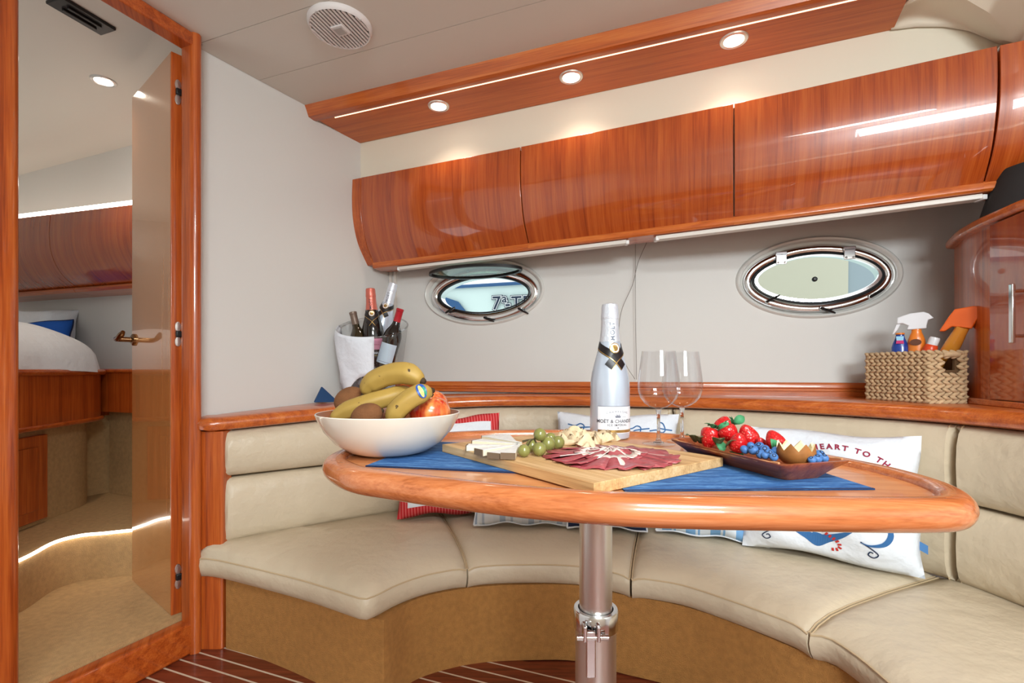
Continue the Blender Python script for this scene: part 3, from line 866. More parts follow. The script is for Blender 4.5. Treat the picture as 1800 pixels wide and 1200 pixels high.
tag(obj('rope_light', rope, 'led_strip'), 'glowing rope light along the carpeted step edge', 'light')
# berth: wooden panel over a carpeted box
bx_top = smooth_curve([V(-1.78, 1.25), V(-1.81, 1.6), V(-1.84, 1.85), V(-1.875, 2.05), V(-1.905, 2.20), V(-1.96, 2.30), V(-2.06, 2.37)], 8)
def off(path, d):
    o_ = []
    for i, p_ in enumerate(path):
        t_ = run_dir(path, i); o_.append(p_ + V(-t_.y, t_.x) * d)
    return o_
berth = thing('berth_base', 'cherry wood berth front over a beige carpeted plinth', 'bed base', (-2.1, 1.9, 0.282))
back_pts = [ch(0.85, 0.01), ch(-0.3, 0.01), V(-2.9, 1.25)]
obj('plinth', MB().prism(off(bx_top, 0.05) + back_pts, 0.283, 0.68), 'carpet_pale', berth)
obj('front_panel', MB().prism(bx_top + back_pts, 0.672, 0.885), 'wood_vertical', berth)
trm = [p3(e, 0.890) for e in off(bx_top, -0.008)]
obj('top_trim', MB().tube(trm, 0.013, 10), 'wood_across', berth)
obj('bottom_trim', MB().tube([p3(e, 0.675) for e in off(bx_top, -0.003)], 0.010, 10), 'wood_across', berth)
obj('deck', MB().prism(off(bx_top, 0.004) + back_pts, 0.885, 0.892), 'wood_vertical', berth, smooth=False)
# hatch in the plinth
pf = off(bx_top, 0.048)
h0, h1 = V(-1.850, 1.55), V(-1.912, 1.965)
hdv = (h1 - h0).normalized(); hnv = V(hdv.y, -hdv.x)
def hatch(a_, b_, z0, z1, n0, n1): return MB().prism([h0 + hdv * a_ + hnv * n0, h0 + hdv * b_ + hnv * n0, h0 + hdv * b_ + hnv * n1, h0 + hdv * a_ + hnv * n1], z0, z1)
hl = (h1 - h0).length
ht = obj('hatch_frame', hatch(0.0, hl, 0.30, 0.64, -0.01, 0.020), 'wood_vertical', berth, bevel=0.004)
obj('hatch_door', hatch(0.0, hl - 0.055, 0.345, 0.595, 0.0, 0.026), 'wood_vertical', ht, bevel=0.002)
# wooden shelf along the hull side beyond the berth
shelf = thing('cabin_shelf', 'low wooden shelf along the berth cabin hull side', 'shelf', p3(ch(1.0, 0.1), 0.70))
sp = [ch(0.87, 0.005), ch(1.75, 0.005), ch(1.75, 0.10), ch(1.3, 0.10), ch(1.1, 0.10), ch(0.87, 0.105)]
obj('front', MB().prism(sp, 0.70, 0.886), 'wood_vertical', shelf)
obj('top', MB().prism([q_ + CHN * (0.012 if i > 1 else 0) for i, q_ in enumerate(sp)], 0.886, 0.905), 'wood_across', shelf, bevel=0.006)
obj('carpet_lining', MB().prism([ch(0.87, 0.003), ch(1.75, 0.003), ch(1.75, 0.03), ch(0.87, 0.03)], 0.283, 0.70), 'carpet_pale', shelf, smooth=False)
# cabin lockers
lz0, lz1 = (1.700, 1.600), (1.325, 1.295)
def cl(s, t, k):
    n = [0.20, 0.205, 0.20, 0.18, 0.145, 0.09][k]
    z = lerp(lerp(lz0[0], lz0[1], t), lerp(lz1[0], lz1[1], t), [0, .25, .5, .7, .87, 1.0][k])
    q_ = ch(s, n); return V(q_.x, q_.y, z)
SA, SB = -0.35, 1.65
def cl_door(name, lab, s0, s1):
    r_ = thing(name, lab, 'cabinet', cl(s0, 0, 5), group='berth cabin lockers')
    rows = []
    for i in range(7):
        s = lerp(s0, s1, i / 6); t = (s - SA) / (SB - SA)
        f_ = smooth_curve([cl(s, t, k) for k in range(6)], 4)
        rows.append(f_ + [p3(ch(s, 0.0), f_[-1].z), p3(ch(s, 0.0), f_[0].z)])
    obj('door', MB().grid(rows, cv=True, caps=True), 'wood_cabinet', r_)
    rows = []
    for i in range(7):
        s = lerp(s0, s1, i / 6); t = (s - SA) / (SB - SA)
        z0 = lerp(lz1[0], lz1[1], t)
        rows.append([p3(ch(s, 0.0), z0), p3(ch(s, 0.105), z0), p3(ch(s, 0.11), z0 - 0.01), p3(ch(s, 0.10), z0 - 0.022), p3(ch(s, 0.0), z0 - 0.03)])
    obj('bottom_lip', MB().grid(rows, cv=True, caps=True), 'wood_along', r_)
    return r_
sm = (lambda P: (V(P.x, P.y) - CH0).dot(CHD))(online(89, 450, CH0 + CHN * 0.2, CHD))
cl_door('cabin_locker', 'curved glossy locker over the berth beside the left door post', SA, sm - 0.002)
cl_door('cabin_locker', 'curved glossy locker over the berth nearest the open door', sm + 0.002, SB)
led = MB(); rows = []
for i in range(7):
    s = lerp(SA, SB, i / 6); t = i / 6; z0 = lerp(lz0[0], lz0[1], t)
    rows.append([p3(ch(s, n_), z0 + z_) for n_, z_ in ((0.18, 0.001), (0.20, 0.001), (0.20, 0.020), (0.18, 0.020))])
tag(obj('led_bar', led.grid(rows, cv=True, caps=True), 'led_strip', smooth=False), 'bright light bar on top of the berth cabin lockers', 'light')
cd = at(182, 142, F * (ZB - EYE) / (HZ - 142))
downlight('recessed_downlight', cd, 'single lit downlight in the berth cabin ceiling', 11, 'cabin downlights')
a_, b_ = at(110, 5, F * 1.12 / 645), at(177, 45, F * 1.12 / 605)
vd = V(b_.x - a_.x, b_.y - a_.y).normalized()
M = frame((a_ + b_) / 2 - V(0, 0, 0.0), p3(vd, 0), V(-vd.y, vd.x, 0))
vent = thing('ceiling_vent', 'black rectangular vent plate on the berth cabin ceiling', 'vent', (a_ + b_) / 2)
obj('plate', MB().box((0, 0, -0.005), (0.15, 0.075, 0.010), M), 'black_plastic', vent, bevel=0.003)
for s in (-0.012, 0.012):
    obj('rib', MB().box((0, s, -0.012), (0.09, 0.010, 0.008), M), 'black_plastic', vent, bevel=0.002)
# ------------------------------------------------------------------ dinette: ledge, backrests, seats, plinth
BC = [(-0.945, 1.565), (-0.80, 1.675), (-0.634, 1.795), (-0.442, 1.905), (-0.15, 1.985), (0.15, 1.975), (0.45, 1.89), (0.75, 1.735), (0.98, 1.55), (1.12, 1.38), (1.18, 1.25), (1.205, 1.1), (1.21, 0.9), (1.21, 0.55)]
ZBOT = [0.703, 0.712, 0.722, 0.735, 0.748, 0.752, 0.755, 0.758, 0.758, 0.758, 0.758, 0.758, 0.758, 0.758]
BK = smooth_curve([V(x, y, z) for (x, y), z in zip(BC, ZBOT)], 10)
NB = len(BK)
def bdir(i):
    a = BK[max(i - 1, 0)]; b = BK[min(i + 1, NB - 1)]
    return V(b.x - a.x, b.y - a.y).normalized()
def bnorm(i):
    d = bdir(i); return V(d.y, -d.x)         # into the seat
def pxof(p): return 900 + F * p.x / p.y
def idx_px(px): return min(range(NB), key=lambda i: abs(pxof(BK[i]) - px))

# ledge (continuous varnished shelf behind the backrests)
def wall_behind(p, d):
    """where the ledge meets the wall behind a front point"""
    n = -d
    best = None
    for w0, wd in ((L0, LD), (CN, HD)):
        den = n.x * wd.y - n.y * wd.x
        if abs(den) < 1e-6: continue
        s = ((w0.x - p.x) * wd.y - (w0.y - p.y) * wd.x) / den
        if s > 0 and (best is None or s < best): best = s
    return min(best or 0.45, 0.50) - 0.004
rows = []
for i in range(NB):
    p = BK[i]; n = bnorm(i)
    q = V(p.x, p.y)
    w = wall_behind(q, n)
    if i == 0: w = min(w, 0.10)
    zt = p.z + 0.045
    pr = [(-w, zt), (0.0, zt), (0.012, zt - 0.004), (0.022, zt - 0.014), (0.024, zt - 0.026), (0.018, zt - 0.040), (0.004, zt - 0.045), (-w, zt - 0.045)]
    rows.append([p3(q + n * a, z) for a, z in pr])
# rounded outer end over the armrest post
st = BK[0]; d0 = bdir(0); n0 = bnorm(0)
for k, (ext, sh) in enumerate(((0.03, 0.0), (0.055, 0.012), (0.064, 0.03))):
    zt = st.z + 0.045
    dz = (0, 0.006, 0.018)[k]
    q = V(st.x, st.y) - d0 * ext
    w = 0.10 - sh
    g_ = 0.024 - sh
    rows.insert(0, [p3(q + n0 * a, z) for a, z in [(-w, zt - dz), (0.0 - sh, zt - dz), (0.012 - sh, zt - 0.004 - dz * .7), (0.022 - sh, zt - 0.014 - dz * .3), (0.024 - sh, zt - 0.026), (0.018 - sh, zt - 0.040 + dz * .3), (0.004 - sh, zt - 0.045 + dz), (-w, zt - 0.045 + dz)]])
ledge = tag(obj('ledge', MB().grid(rows, cv=True, caps=True), 'wood_along'), 'long curved cherry wood ledge running behind the seat backs', 'ledge')
# stepped rail at the foot of the hull lining
rl = MB(); rows = []
for s in [0.02 + 0.1 * i for i in range(25)]:
    zt = 0.846 + 0.008 * min(s / 2, 1)
    rows.append([p3(wl(s, n), z) for n, z in ((0.001, zt), (0.016, zt), (0.020, zt - 0.006), (0.020, zt - 0.020), (0.012, zt - 0.024), (0.012, zt - 0.030), (0.026, zt - 0.034), (0.026, 0.802), (0.001, 0.802))])
struct('baseboard_back', rl.grid(rows, cv=True, caps=True), 'wood_along', 'stepped cherry wood rail along the foot of the hull lining', 'rail')

# backrest cushions
def backrest(i0, i1, lo, hi, label, gap=0.003):
    root = thing('backrest_cushion', label, 'cushion', p3(BK[i0].xy, 0.34), group='leather backrest cushions')
    L = [0]
    for i in range(i0, i1): L.append(L[-1] + (BK[i + 1].xy - BK[i].xy).length)
    rows = []; pipe_a = []; pipe_b = []
    def sect(i, shrink, off):
        p = BK[i]; n = bnorm(i); d = bdir(i); q = p.xy + d * off
        z0 = lo(p); z1 = hi(p)
        h = z1 - z0
        pr = [(-0.07, z0 + 0.004), (-0.012, z0 + 0.002), (-0.002, z0 + 0.008), (0.009 - shrink, z0 + 0.022), (0.017 - shrink, z0 + 0.25 * h), (0.020 - shrink, z0 + 0.5 * h), (0.017 - shrink, z0 + 0.75 * h), (0.009 - shrink, z1 - 0.022), (-0.002, z1 - 0.008), (-0.012, z1 - 0.002), (-0.07, z1 - 0.004)]
        return [p3(q + n * a, z) for a, z in pr]
    rows.append(sect(i0, 0.030, gap))
    rows.append(sect(i0, 0.016, gap + 0.006))
    for i in range(i0 + 1, i1): rows.append(sect(i, 0.0, 0))
    rows.append(sect(i1, 0.016, -gap - 0.006))
    rows.append(sect(i1, 0.030, -gap))
    obj('cover', MB().grid(rows, cv=True, caps=True), 'leather', root, angle=60)
    for e, sg in ((i0, 1), (i1, -1)):
        s = sect(e, 0.012, sg * 0.014)
        obj('piping', MB().tube(smooth_curve(s[1:-1], 3), 0.0022, 6), 'leather_piping', root)
    return root
ia, ib, ic, idn = 0, idx_px(1188), idx_px(1683), NB - 1
im = idx_px(770)
LAB = ['left end', 'behind the fruit bowl', 'behind the wine glasses', 'beside the corner cabinet']
segs = [(ia, im), (im, ib), (ib, ic), (ic, idn)]
names = ['beside the armrest post', 'behind the champagne bottle', 'behind the anchor pillow', 'at the right edge below the corner cabinet']
for (a_, b_), nm in zip(segs, names):
    backrest(a_, b_, lambda p: 0.335, lambda p: 0.546, 'lower beige leather backrest cushion ' + nm)
    backrest(a_, b_, lambda p: 0.550, lambda p: p.z - 0.003, 'upper beige leather backrest cushion ' + nm)

# seat cushions
def seat(label, Fp, Bp, wl_=0.0, n=28, end0=0.0, end1=0.0):
    Fc = resample(smooth_curve([V(*p) for p in Fp], 8), n)
    Bb = resample(smooth_curve([V(*p) for p in Bp], 8), n)
    root = thing('seat_cushion', label, 'cushion', V(*((Fc[0] + Bb[n // 2]) / 2), 0.235), group='leather seat cushions')
    rows = []; pipe = []
    rnd = random.Random(len(label))
    for i in range(n):
        f, b = Fc[i], Bb[i]
        w = (b - f); W = w.length; d = w / W
        e = min(i, n - 1 - i)
        k = min(1.0, (e / 2.0))
        cz = 0.014 * (1 - k) ** 2
        ph = rnd.uniform(-1, 1) * 0.0012
        tuck = 0.030
        m = min(1.0, W / 0.30)
        pr = [(0.10 * m, 0.236), (tuck, 0.232), (0.012, 0.240), (0.002, 0.256), (-0.004, 0.278), (0.0, 0.300), (0.008, 0.309 + ph), (0.030 * m, 0.322 + ph * 2), (0.075 * m, 0.334 + ph), (0.15 * m, 0.341), (0.30 * m, 0.345)]
        row = []
        for v, z in pr:
            v = min(v, W * 0.95)
            zz = z - (cz if z > 0.3 else cz * 0.3)
            row.append(p3(f + d * v, zz))
        row.append(p3(f + d * max(W * 0.985, 0.031), 0.343 - cz))
        row.append(p3(f + d * (W + 0.002), 0.336 - cz))
        row.append(p3(f + d * (W + 0.002), 0.240))
        rows.append(row)
        pipe.append(p3(f + d * 0.0, 0.3005 - cz * 0.6))
    obj('cover', MB().grid(rows, cv=True, caps=True), 'leather', root, angle=75)
    obj('piping', MB().tube(pipe, 0.0026, 6), 'leather_piping', root)
    for r_ in (rows[0], rows[-1]):
        obj('seam_piping', MB().tube([q + V(0, 0, 0.001) for q in r_[5:12]], 0.0022, 6), 'leather_piping', root)
    return root
S1F = [(-1.008, 1.543), (-0.93, 1.520), (-0.86, 1.492), (-0.734, 1.437), (-0.60, 1.375), (-0.50, 1.322), (-0.42, 1.277), (-0.385, 1.262), (-0.360, 1.285), (-0.320, 1.345), (-0.25, 1.410), (-0.138, 1.464)]
S1B = [(-0.985, 1.585), (-0.93, 1.60), (-0.80, 1.69), (-0.634, 1.81), (-0.442, 1.92), (-0.30, 1.965)]
seat('left seat cushion with pointed front corner beside the armrest post', S1F, S1B, n=48)
seat('seat cushion behind the table post', [(-0.133, 1.462), (-0.06, 1.478), (0.02, 1.484), (0.12, 1.484), (0.22, 1.468), (0.30, 1.426), (0.341, 1.398)], [(-0.292, 1.968), (-0.10, 2.0), (0.15, 1.985), (0.35, 1.935), (0.50, 1.88)])
seat('wide seat cushion under the anchor pillow', [(0.346, 1.393), (0.41, 1.374), (0.4746, 1.344), (0.539, 1.285), (0.614, 1.203), (0.66, 1.146), (0.680, 1.110)], [(0.508, 1.875), (0.75, 1.75), (0.99, 1.575), (1.11, 1.44), (1.175, 1.335)])
seat('right seat cushion running towards the viewer', [(0.683, 1.105), (0.712, 1.075), (0.724, 1.00), (0.723, 0.925), (0.72, 0.75), (0.72, 0.5)], [(1.180, 1.328), (1.205, 1.2), (1.225, 1.0), (1.23, 0.75), (1.23, 0.5)])

# carpeted plinth under the seats
PL = [(-0.925, 1.560), (-0.80, 1.512), (-0.65, 1.437), (-0.50, 1.354), (-0.36, 1.290), (-0.335, 1.292), (-0.295, 1.385), (-0.22, 1.44), (-0.10, 1.483), (0.05, 1.497), (0.2, 1.492), (0.33, 1.43), (0.47, 1.368), (0.57, 1.285), (0.66, 1.175), (0.72, 1.095), (0.75, 1.0), (0.75, 0.5)]
pl = smooth_curve([V(*p) for p in PL], 5)
rows = [[p3(p, 0.0), p3(p, 0.012), p3(p, 0.12), p3(p, 0.238)] for p in pl]
inn = [V(lerp(p.x, 0.2, 0.0), p.y + 0.0) for p in pl]
mb = MB().grid(rows)
back = [V(1.2, 0.5), V(1.19, 1.2), V(0.95, 1.56), (V(0.45, 1.86)), V(-0.15, 1.95), V(-0.44, 1.88), V(-0.80, 1.66), V(-0.915, 1.585)]
mb2 = MB().prism(list(pl) + back, 0.0, 0.234)
tag(obj('seat_plinth', mb2, 'carpet'), 'tan carpet covered plinth carrying the curved seats', 'plinth')
# armrest post
mb = MB()
poly = [V(-1.012, 1.575), V(-1.010, 1.560), V(-1.003, 1.553), V(-0.940, 1.553), V(-0.932, 1.558), V(-0.930, 1.60), V(-0.985, 1.655)]
tag(obj('armrest_post', mb.prism(poly, 0.0, 0.702), 'wood_vertical', bevel=0.002), 'upright cherry wood end post carrying the ledge', 'post')

# corner cabinet on the ledge at the right
cab = thing('corner_cabinet', 'cherry wood corner cabinet with rounded side standing on the ledge', 'cabinet', (1.4, 1.35, 0.803))
cp = smooth_curve([V(1.43, 1.56), V(1.362, 1.455), V(1.328, 1.385), V(1.305, 1.325), V(1.296, 1.295)], 5)
body = cp + [V(1.268, 1.190), V(1.262, 0.95), V(1.72, 0.95), V(1.72, 1.58)]
obj('body', MB().prism(body, 0.803, 1.292), 'wood_vertical', cab)
dv = (V(1.268, 1.190) - V(1.296, 1.295)).normalized(); dvn = V(dv.y, -dv.x)
if dvn.x > 0: dvn = -dvn
d_a, d_b = V(1.296, 1.295) + dv * 0.004, V(1.296, 1.295) + dv * 0.30
dr = obj('door', MB().prism([d_a, d_b, d_b + dvn * 0.014, d_a + dvn * 0.014], 0.822, 1.288), 'wood_cabinet', cab, bevel=0.002)
hx = online(1779, 500, d_a + dvn * 0.040, dv); 
hb_, ht_ = online(1779, 603, d_a + dvn * 0.040, dv), online(1779, 499, d_a + dvn * 0.040, dv)
Mh = frame((hb_ + ht_) / 2, p3(dv, 0), V(0, 0, 1))
hl_ = (ht_ - hb_).length
hd_ = obj('handle', MB().box((0, 0, 0), (0.013, hl_, 0.008), Mh), 'chrome', dr, bevel=0.002)
for s in (-0.38, 0.38):
    c_ = lerp(hb_, ht_, 0.5 + s); obj('standoff', MB().tube([c_, c_ - p3(dvn * 0.028, 0)], 0.004, 8), 'chrome', hd_)
def grow(path, k):
    o_ = []
    for i, q in enumerate(path):
        t_ = run_dir(path, i); n_ = V(t_.y, -t_.x)
        if n_.x > 0: n_ = -n_
        o_.append(q + n_ * k)
    return o_
face = cp + [V(1.268, 1.190), V(1.262, 0.95)]
obj('cap', MB().prism(grow(face, 0.022) + [V(1.74, 0.95), V(1.74, 1.60)], 1.292, 1.318), 'wood_along', cab, bevel=0.008)
obj('base_moulding', MB().prism(grow(face, 0.014) + [V(1.73, 0.95), V(1.73, 1.59)], 0.803, 0.820), 'wood_along', cab, bevel=0.003)
lamp = thing('tapered_shade', 'black tapered fabric shade standing on the corner cabinet', 'shade', (1.435, 1.30, 1.318))
obj('shade', MB().lathe([(0.128, 0.0), (0.130, 0.004), (0.098, 0.125), (0.096, 0.128), (0.0001, 0.128)], 40, cap0=True), 'black_fabric', lamp, world_space=False)
obj('foot', MB().lathe([(0.133, 0.0), (0.133, 0.004), (0.126, 0.006)], 40, cap0=True), 'white_plastic', lamp, world_space=False)

# ------------------------------------------------------------------ the table
ZT = 0.738                                   # table surface
IN = [(-0.283, 0.832), (-0.232, 0.768), (-0.173, 0.734), (-0.09, 0.692), (0.0, 0.653), (0.0624, 0.632), (0.14, 0.612), (0.2225, 0.602), (0.32, 0.596), (0.42, 0.590), (0.50, 0.590), (0.528, 0.600), (0.555, 0.634), (0.572, 0.69), (0.573, 0.765), (0.553, 0.845), (0.505, 0.965), (0.43, 1.09), (0.33, 1.165), (0.20, 1.205), (0.05, 1.215), (-0.08, 1.195), (-0.18, 1.145), (-0.265, 1.05), (-0.300, 0.95), (-0.302, 0.88)]
inner = smooth_curve([V(*p) for p in IN], 5, closed=True)
NI = len(inner)
def inorm(i):
    t = (inner[(i + 1) % NI] - inner[i - 1]).normalized(); return V(t.y, -t.x)
table = thing('dining_table', 'oval varnished dining table with raised rim on a steel column', 'table', (0.155, 0.90, 0.0))
obj('top', MB().prism([inner[i] + inorm(i) * 0.006 for i in range(NI)], ZT - 0.02, ZT), 'wood_table', table, smooth=False)
pr = [(-0.002, ZT - 0.002), (0.0, ZT + 0.006), (0.003, ZT + 0.0085), (0.010, ZT + 0.010)] + [(0.018 + 0.020 * math.sin(a), ZT - 0.010 + 0.020 * math.cos(a)) for a in [math.radians(x) for x in range(8, 180, 14)]] + [(0.012, ZT - 0.030), (-0.002, ZT - 0.030)]
rows = [[p3(inner[i] + inorm(i) * a, z) for a, z in pr] for i in range(NI)]
obj('rim', MB().grid(rows, cu=True, cv=True), 'wood_rim', table, angle=70)
PX, PY = 0.157, 0.905
obj('mounting_plate', MB().lathe([(0.0001, ZT - 0.021), (0.12, ZT - 0.021), (0.12, ZT - 0.030), (0.05, ZT - 0.045), (0.0001, ZT - 0.045)], 32, c=(PX, PY, 0)), 'steel', table)
obj('upper_tube', MB().lathe([(0.0305, 0.40), (0.0305, ZT - 0.044)], 40, c=(PX, PY, 0)), 'steel', table)
zc_ = 0.452
obj('lower_tube', MB().lathe([(0.038, 0.012), (0.038, zc_ - 0.02)], 40, c=(PX, PY, 0)), 'steel', table)
obj('floor_flange', MB().lathe([(0.10, 0.0005), (0.10, 0.006), (0.06, 0.014), (0.038, 0.016)], 40, c=(PX, PY, 0), cap0=True), 'steel', table)
col_ = obj('clamp_collar', MB().lathe([(0.0315, zc_ - 0.03), (0.0315, zc_), (0.033, zc_ + 0.003), (0.040, zc_ + 0.003), (0.0415, zc_), (0.0415, zc_ - 0.032), (0.0385, zc_ - 0.034)], 44, c=(PX, PY, 0)), 'chrome', table)
fx = PX - 0.016
obj('clamp_lug', MB().box((fx - 0.012, PY - 0.046, zc_ - 0.018), (0.007, 0.022, 0.028)), 'chrome', col_, bevel=0.002)
obj('clamp_lug', MB().box((fx + 0.012, PY - 0.046, zc_ - 0.018), (0.007, 0.022, 0.028)), 'chrome', col_, bevel=0.002)
obj('clamp_pin', MB().tube([(fx - 0.026, PY - 0.050, zc_ - 0.026), (fx + 0.030, PY - 0.050, zc_ - 0.026)], 0.005, 12), 'chrome', col_)
obj('clamp_lever', MB().grid([[V(fx + x - 0.0015, PY - 0.050 + dy, zc_ + z) for x, dy in ((-0.0085, -0.004), (0.0085, -0.004), (0.0085, 0.003), (-0.0085, 0.003))] for z, dy2 in ((-0.014, 0), (-0.026, 0), (-0.050, 0), (-0.088, 0), (-0.096, 0))], cv=True, caps=True), 'chrome', col_, bevel=0.002)
# ------------------------------------------------------------------ scatter pillows on the seats
plain('linen_white', srgb(228, 235, 244), 0.9, bump=(12, 0.5, 0.03))
plain('linen_navy', srgb(28, 44, 82), 0.9, bump=(16, 0.3, 0.02))
plain('linen_blue', srgb(74, 122, 176), 0.9)
plain('duvet_white', srgb(226, 232, 240), 0.9, bump=(7, 0.5, 0.04))
plain('pillow_blue', srgb(28, 92, 190), 0.85, bump=(10, 0.3, 0.02))
plain('print_red', srgb(150, 36, 66), 0.85)
plain('print_blue', srgb(52, 104, 160), 0.85)
plain('print_ink', srgb(34, 50, 82), 0.85)
plain('rope_red', srgb(196, 50, 44), 0.85)
stripes('stripe_grey', [(0.0, srgb(214, 222, 232)), (0.22, srgb(164, 182, 206)), (0.42, srgb(222, 228, 236)), (0.60, srgb(178, 192, 212)), (0.68, srgb(222, 228, 236))], 0.10)
stripes('stripe_blue', [(0.0, srgb(120, 172, 222)), (0.40, srgb(216, 230, 244)), (0.50, srgb(120, 172, 222)), (0.58, srgb(222, 234, 246))], 0.075)
stripes('stripe_red', [(0.0, srgb(196, 38, 44)), (0.80, srgb(230, 130, 130))], 0.011)

class Pillow:
    def __init__(s, w, h, t, seed=0, pinch=0.06):
        s.w, s.h, s.t, s.pinch = w, h, t, pinch
        r = random.Random(seed); s.a = [(r.uniform(3, 7), r.uniform(3, 7), r.uniform(0, 6), r.uniform(.003, .0075)) for _ in range(4)]
    def pos(s, u, v, side=1):
        x = u * s.w / 2 * (1 - s.pinch * (1 - v * v) * abs(u) ** 3)
        y = v * s.h / 2 * (1 - s.pinch * (1 - u * u) * abs(v) ** 3)
        x += s.w * 0.012 * math.sin(s.a[0][0] * v + s.a[0][2]) * abs(u) ** 3 * (1 - v * v)
        y += s.h * 0.020 * math.sin(s.a[1][0] * 1.1 * u + s.a[1][2]) * abs(v) ** 3 * (1 - u * u)
        k = max(0, (1 - abs(u) ** 3.2)) ** 0.62 * max(0, (1 - abs(v) ** 3.2)) ** 0.62
        z = side * s.t / 2 * k
        if side > 0: z += sum(q * math.sin(a * u + b * v + c) for a, b, c, q in s.a) * k
        return V(x, y, z)
    def on(s, x, y, lift=0.0015):
        """point just proud of the front face above local x, y"""
        return s.pos(max(-1, min(1, 2 * x / s.w)), max(-1, min(1, 2 * y / s.h))) + V(0, 0, lift)
    def mesh(s, n=22, border=None):
        mb = MB()
        us = [-math.cos(PI * i / n) * 0.25 + (2 * i / n - 1) * 0.75 for i in range(n + 1)]
        for side in (1, -1):
            rows = [[s.pos(u, v, side) for v in us] for u in us]
            o = len(mb.f); mb.grid(rows)
            if border:
                k = o
                for i in range(n):
                    for j in range(n):
                        mu, mv = (us[i] + us[i + 1]) / 2, (us[j] + us[j + 1]) / 2
                        if abs(mu) > 1 - border[0] or abs(mv) > 1 - border[1]: mb.m[k] = 1
                        k += 1
        return mb
    def outline(s, n=24):
        us = [2 * i / n - 1 for i in range(n)]
        return [s.pos(u, -1) for u in us] + [s.pos(1, u) for u in us] + [s.pos(-u, 1) for u in us] + [s.pos(-1, -u) for u in us]
def put_pillow(name, label, P, base, facing, lean, mats, border=None, piping=None, roll=0.0, grp='scatter pillows on the seats', cat='pillow'):
    """base: middle of the lower edge; facing: plan direction the front looks; lean back in degrees"""
    f = V(facing[0], facing[1], 0).normalized()
    x = V(0, 0, 1).cross(f).normalized()          # right hand as seen from the front
    a = math.radians(lean)
    y = V(0, 0, 1) * math.cos(a) - f * math.sin(a)
    z = x.cross(y)
    M = frame(V(*base), x, y, z) @ RZ(roll) @ Matrix.Translation((0, P.h / 2, 0))
    root = thing(name, label, cat, V(0, 0, 0), M=M, group=grp)
    obj('cover', P.mesh(26, border), mats, root, world_space=False, angle=80)
    if piping:
        o_ = P.outline(); obj('piping', MB().tube(o_ + [o_[0]], 0.0035, 6), piping, root, world_space=False)
    return root
pA = Pillow(0.40, 0.385, 0.13, 1)
put_pillow('scatter_pillow', 'white pillow with broad red striped border behind the fruit bowl', pA, (-0.225, 1.80, 0.355), (0.15, -1), 16, ['linen_white', 'stripe_red'], (0.17, 0.17), roll=0.02)
pB = Pillow(0.34, 0.30, 0.11, 2)
put_pillow('scatter_pillow', 'pillow with pale grey and blue stripes beside the red bordered one', pB, (0.035, 1.70, 0.352), (-0.02, -1), 18, 'stripe_grey', piping='linen_white')
pC = Pillow(0.27, 0.28, 0.10, 3)
put_pillow('scatter_pillow', 'navy blue pillow half hidden behind the table post', pC, (0.325, 1.655, 0.352), (-0.15, -1), 20, 'linen_navy', piping='linen_white')
pE = Pillow(0.45, 0.385, 0.12, 4)
e_root = put_pillow('scatter_pillow', 'white pillow printed with blue rope knots behind the champagne bottle', pE, (0.385, 1.785, 0.355), (-0.25, -1), 6, 'linen_white')
pD = Pillow(0.34, 0.28, 0.11, 5)
put_pillow('scatter_pillow', 'light blue and white striped pillow between post and anchor pillow', pD, (0.645, 1.57, 0.352), (-0.40, -1), 24, 'stripe_blue', piping='linen_white', roll=-0.03)
pF = Pillow(0.44, 0.375, 0.13, 6, 0.05)
f_root = put_pillow('scatter_pillow', 'white pillow printed with a blue anchor and red lettering', pF, (0.905, 1.392, 0.350), (-0.56, -0.83), 10, 'linen_white', roll=0.0)
# rope knots along the top of the rope pillow
def flat_line(P, pts, w, lift=0.0016, n=5):
    c_ = smooth_curve([V(*p) for p in pts], n)
    l, r = [], []
    for i, p in enumerate(c_):
        t = (c_[min(i + 1, len(c_) - 1)] - c_[max(i - 1, 0)]).normalized(); q = V(-t.y, t.x)
        k = w if not callable(w) else w(i / (len(c_) - 1))
        l.append(P.on(*(p + q * k), lift)); r.append(P.on(*(p - q * k), lift))
    return MB().grid([l, r])
for cx, cy, sc, fl in ((-0.13, 0.135, 1, 1), (-0.02, 0.145, 0.8, -1), (0.075, 0.130, 1, 1), (0.165, 0.140, 0.9, -1), (-0.07, 0.07, 1, -1), (0.12, 0.06, 1, 1), (0.0, 0.0, 1, 1), (-0.14, 0.02, .9, -1)):
    k = [(-0.05, 0.012), (-0.02, 0.008), (0.0, 0.018), (0.014, 0.008), (0.004, -0.018), (-0.012, -0.022), (-0.012, -0.002), (0.01, 0.004), (0.045, 0.008)]
    obj('rope_print', flat_line(pE, [(cx + x * sc, cy + y * sc * fl) for x, y in k], 0.0022), 'print_blue', e_root, world_space=False, smooth=False)
# lettering on an arc and the anchor
R_ = 0.185; CX_, CY_ = 0.025, -0.045
def arc(x, y):
    a_ = PI / 2 - x / R_
    return pF.on(CX_ + (R_ + y) * math.cos(a_), CY_ + (R_ + y) * math.sin(a_))
obj('lettering', text_mb('HEART TO TH', 0.0225, lambda x, y: arc(x + 0.035, y), 0.0007, 1.42), 'print_red', f_root, world_space=False, smooth=False)
def patch(P, pts, lift=0.0016):
    return MB().add([P.on(x, y, lift) for x, y in pts], [tuple(range(len(pts)))])
fl = [(0.0, -0.150), (0.030, -0.130), (0.060, -0.110), (0.082, -0.098), (0.076, -0.088), (0.088, -0.082), (0.070, -0.072), (0.066, -0.084), (0.045, -0.100), (0.012, -0.114), (0.012, -0.02), (-0.012, -0.02), (-0.012, -0.114)]
fl2 = fl[:10]
def strip(P, L, R_s): return MB().grid([[P.on(*p) for p in L], [P.on(*p) for p in R_s]])
bx = -0.02
def an(pts, s=1): return [(bx + x * s, y) for x, y in pts]
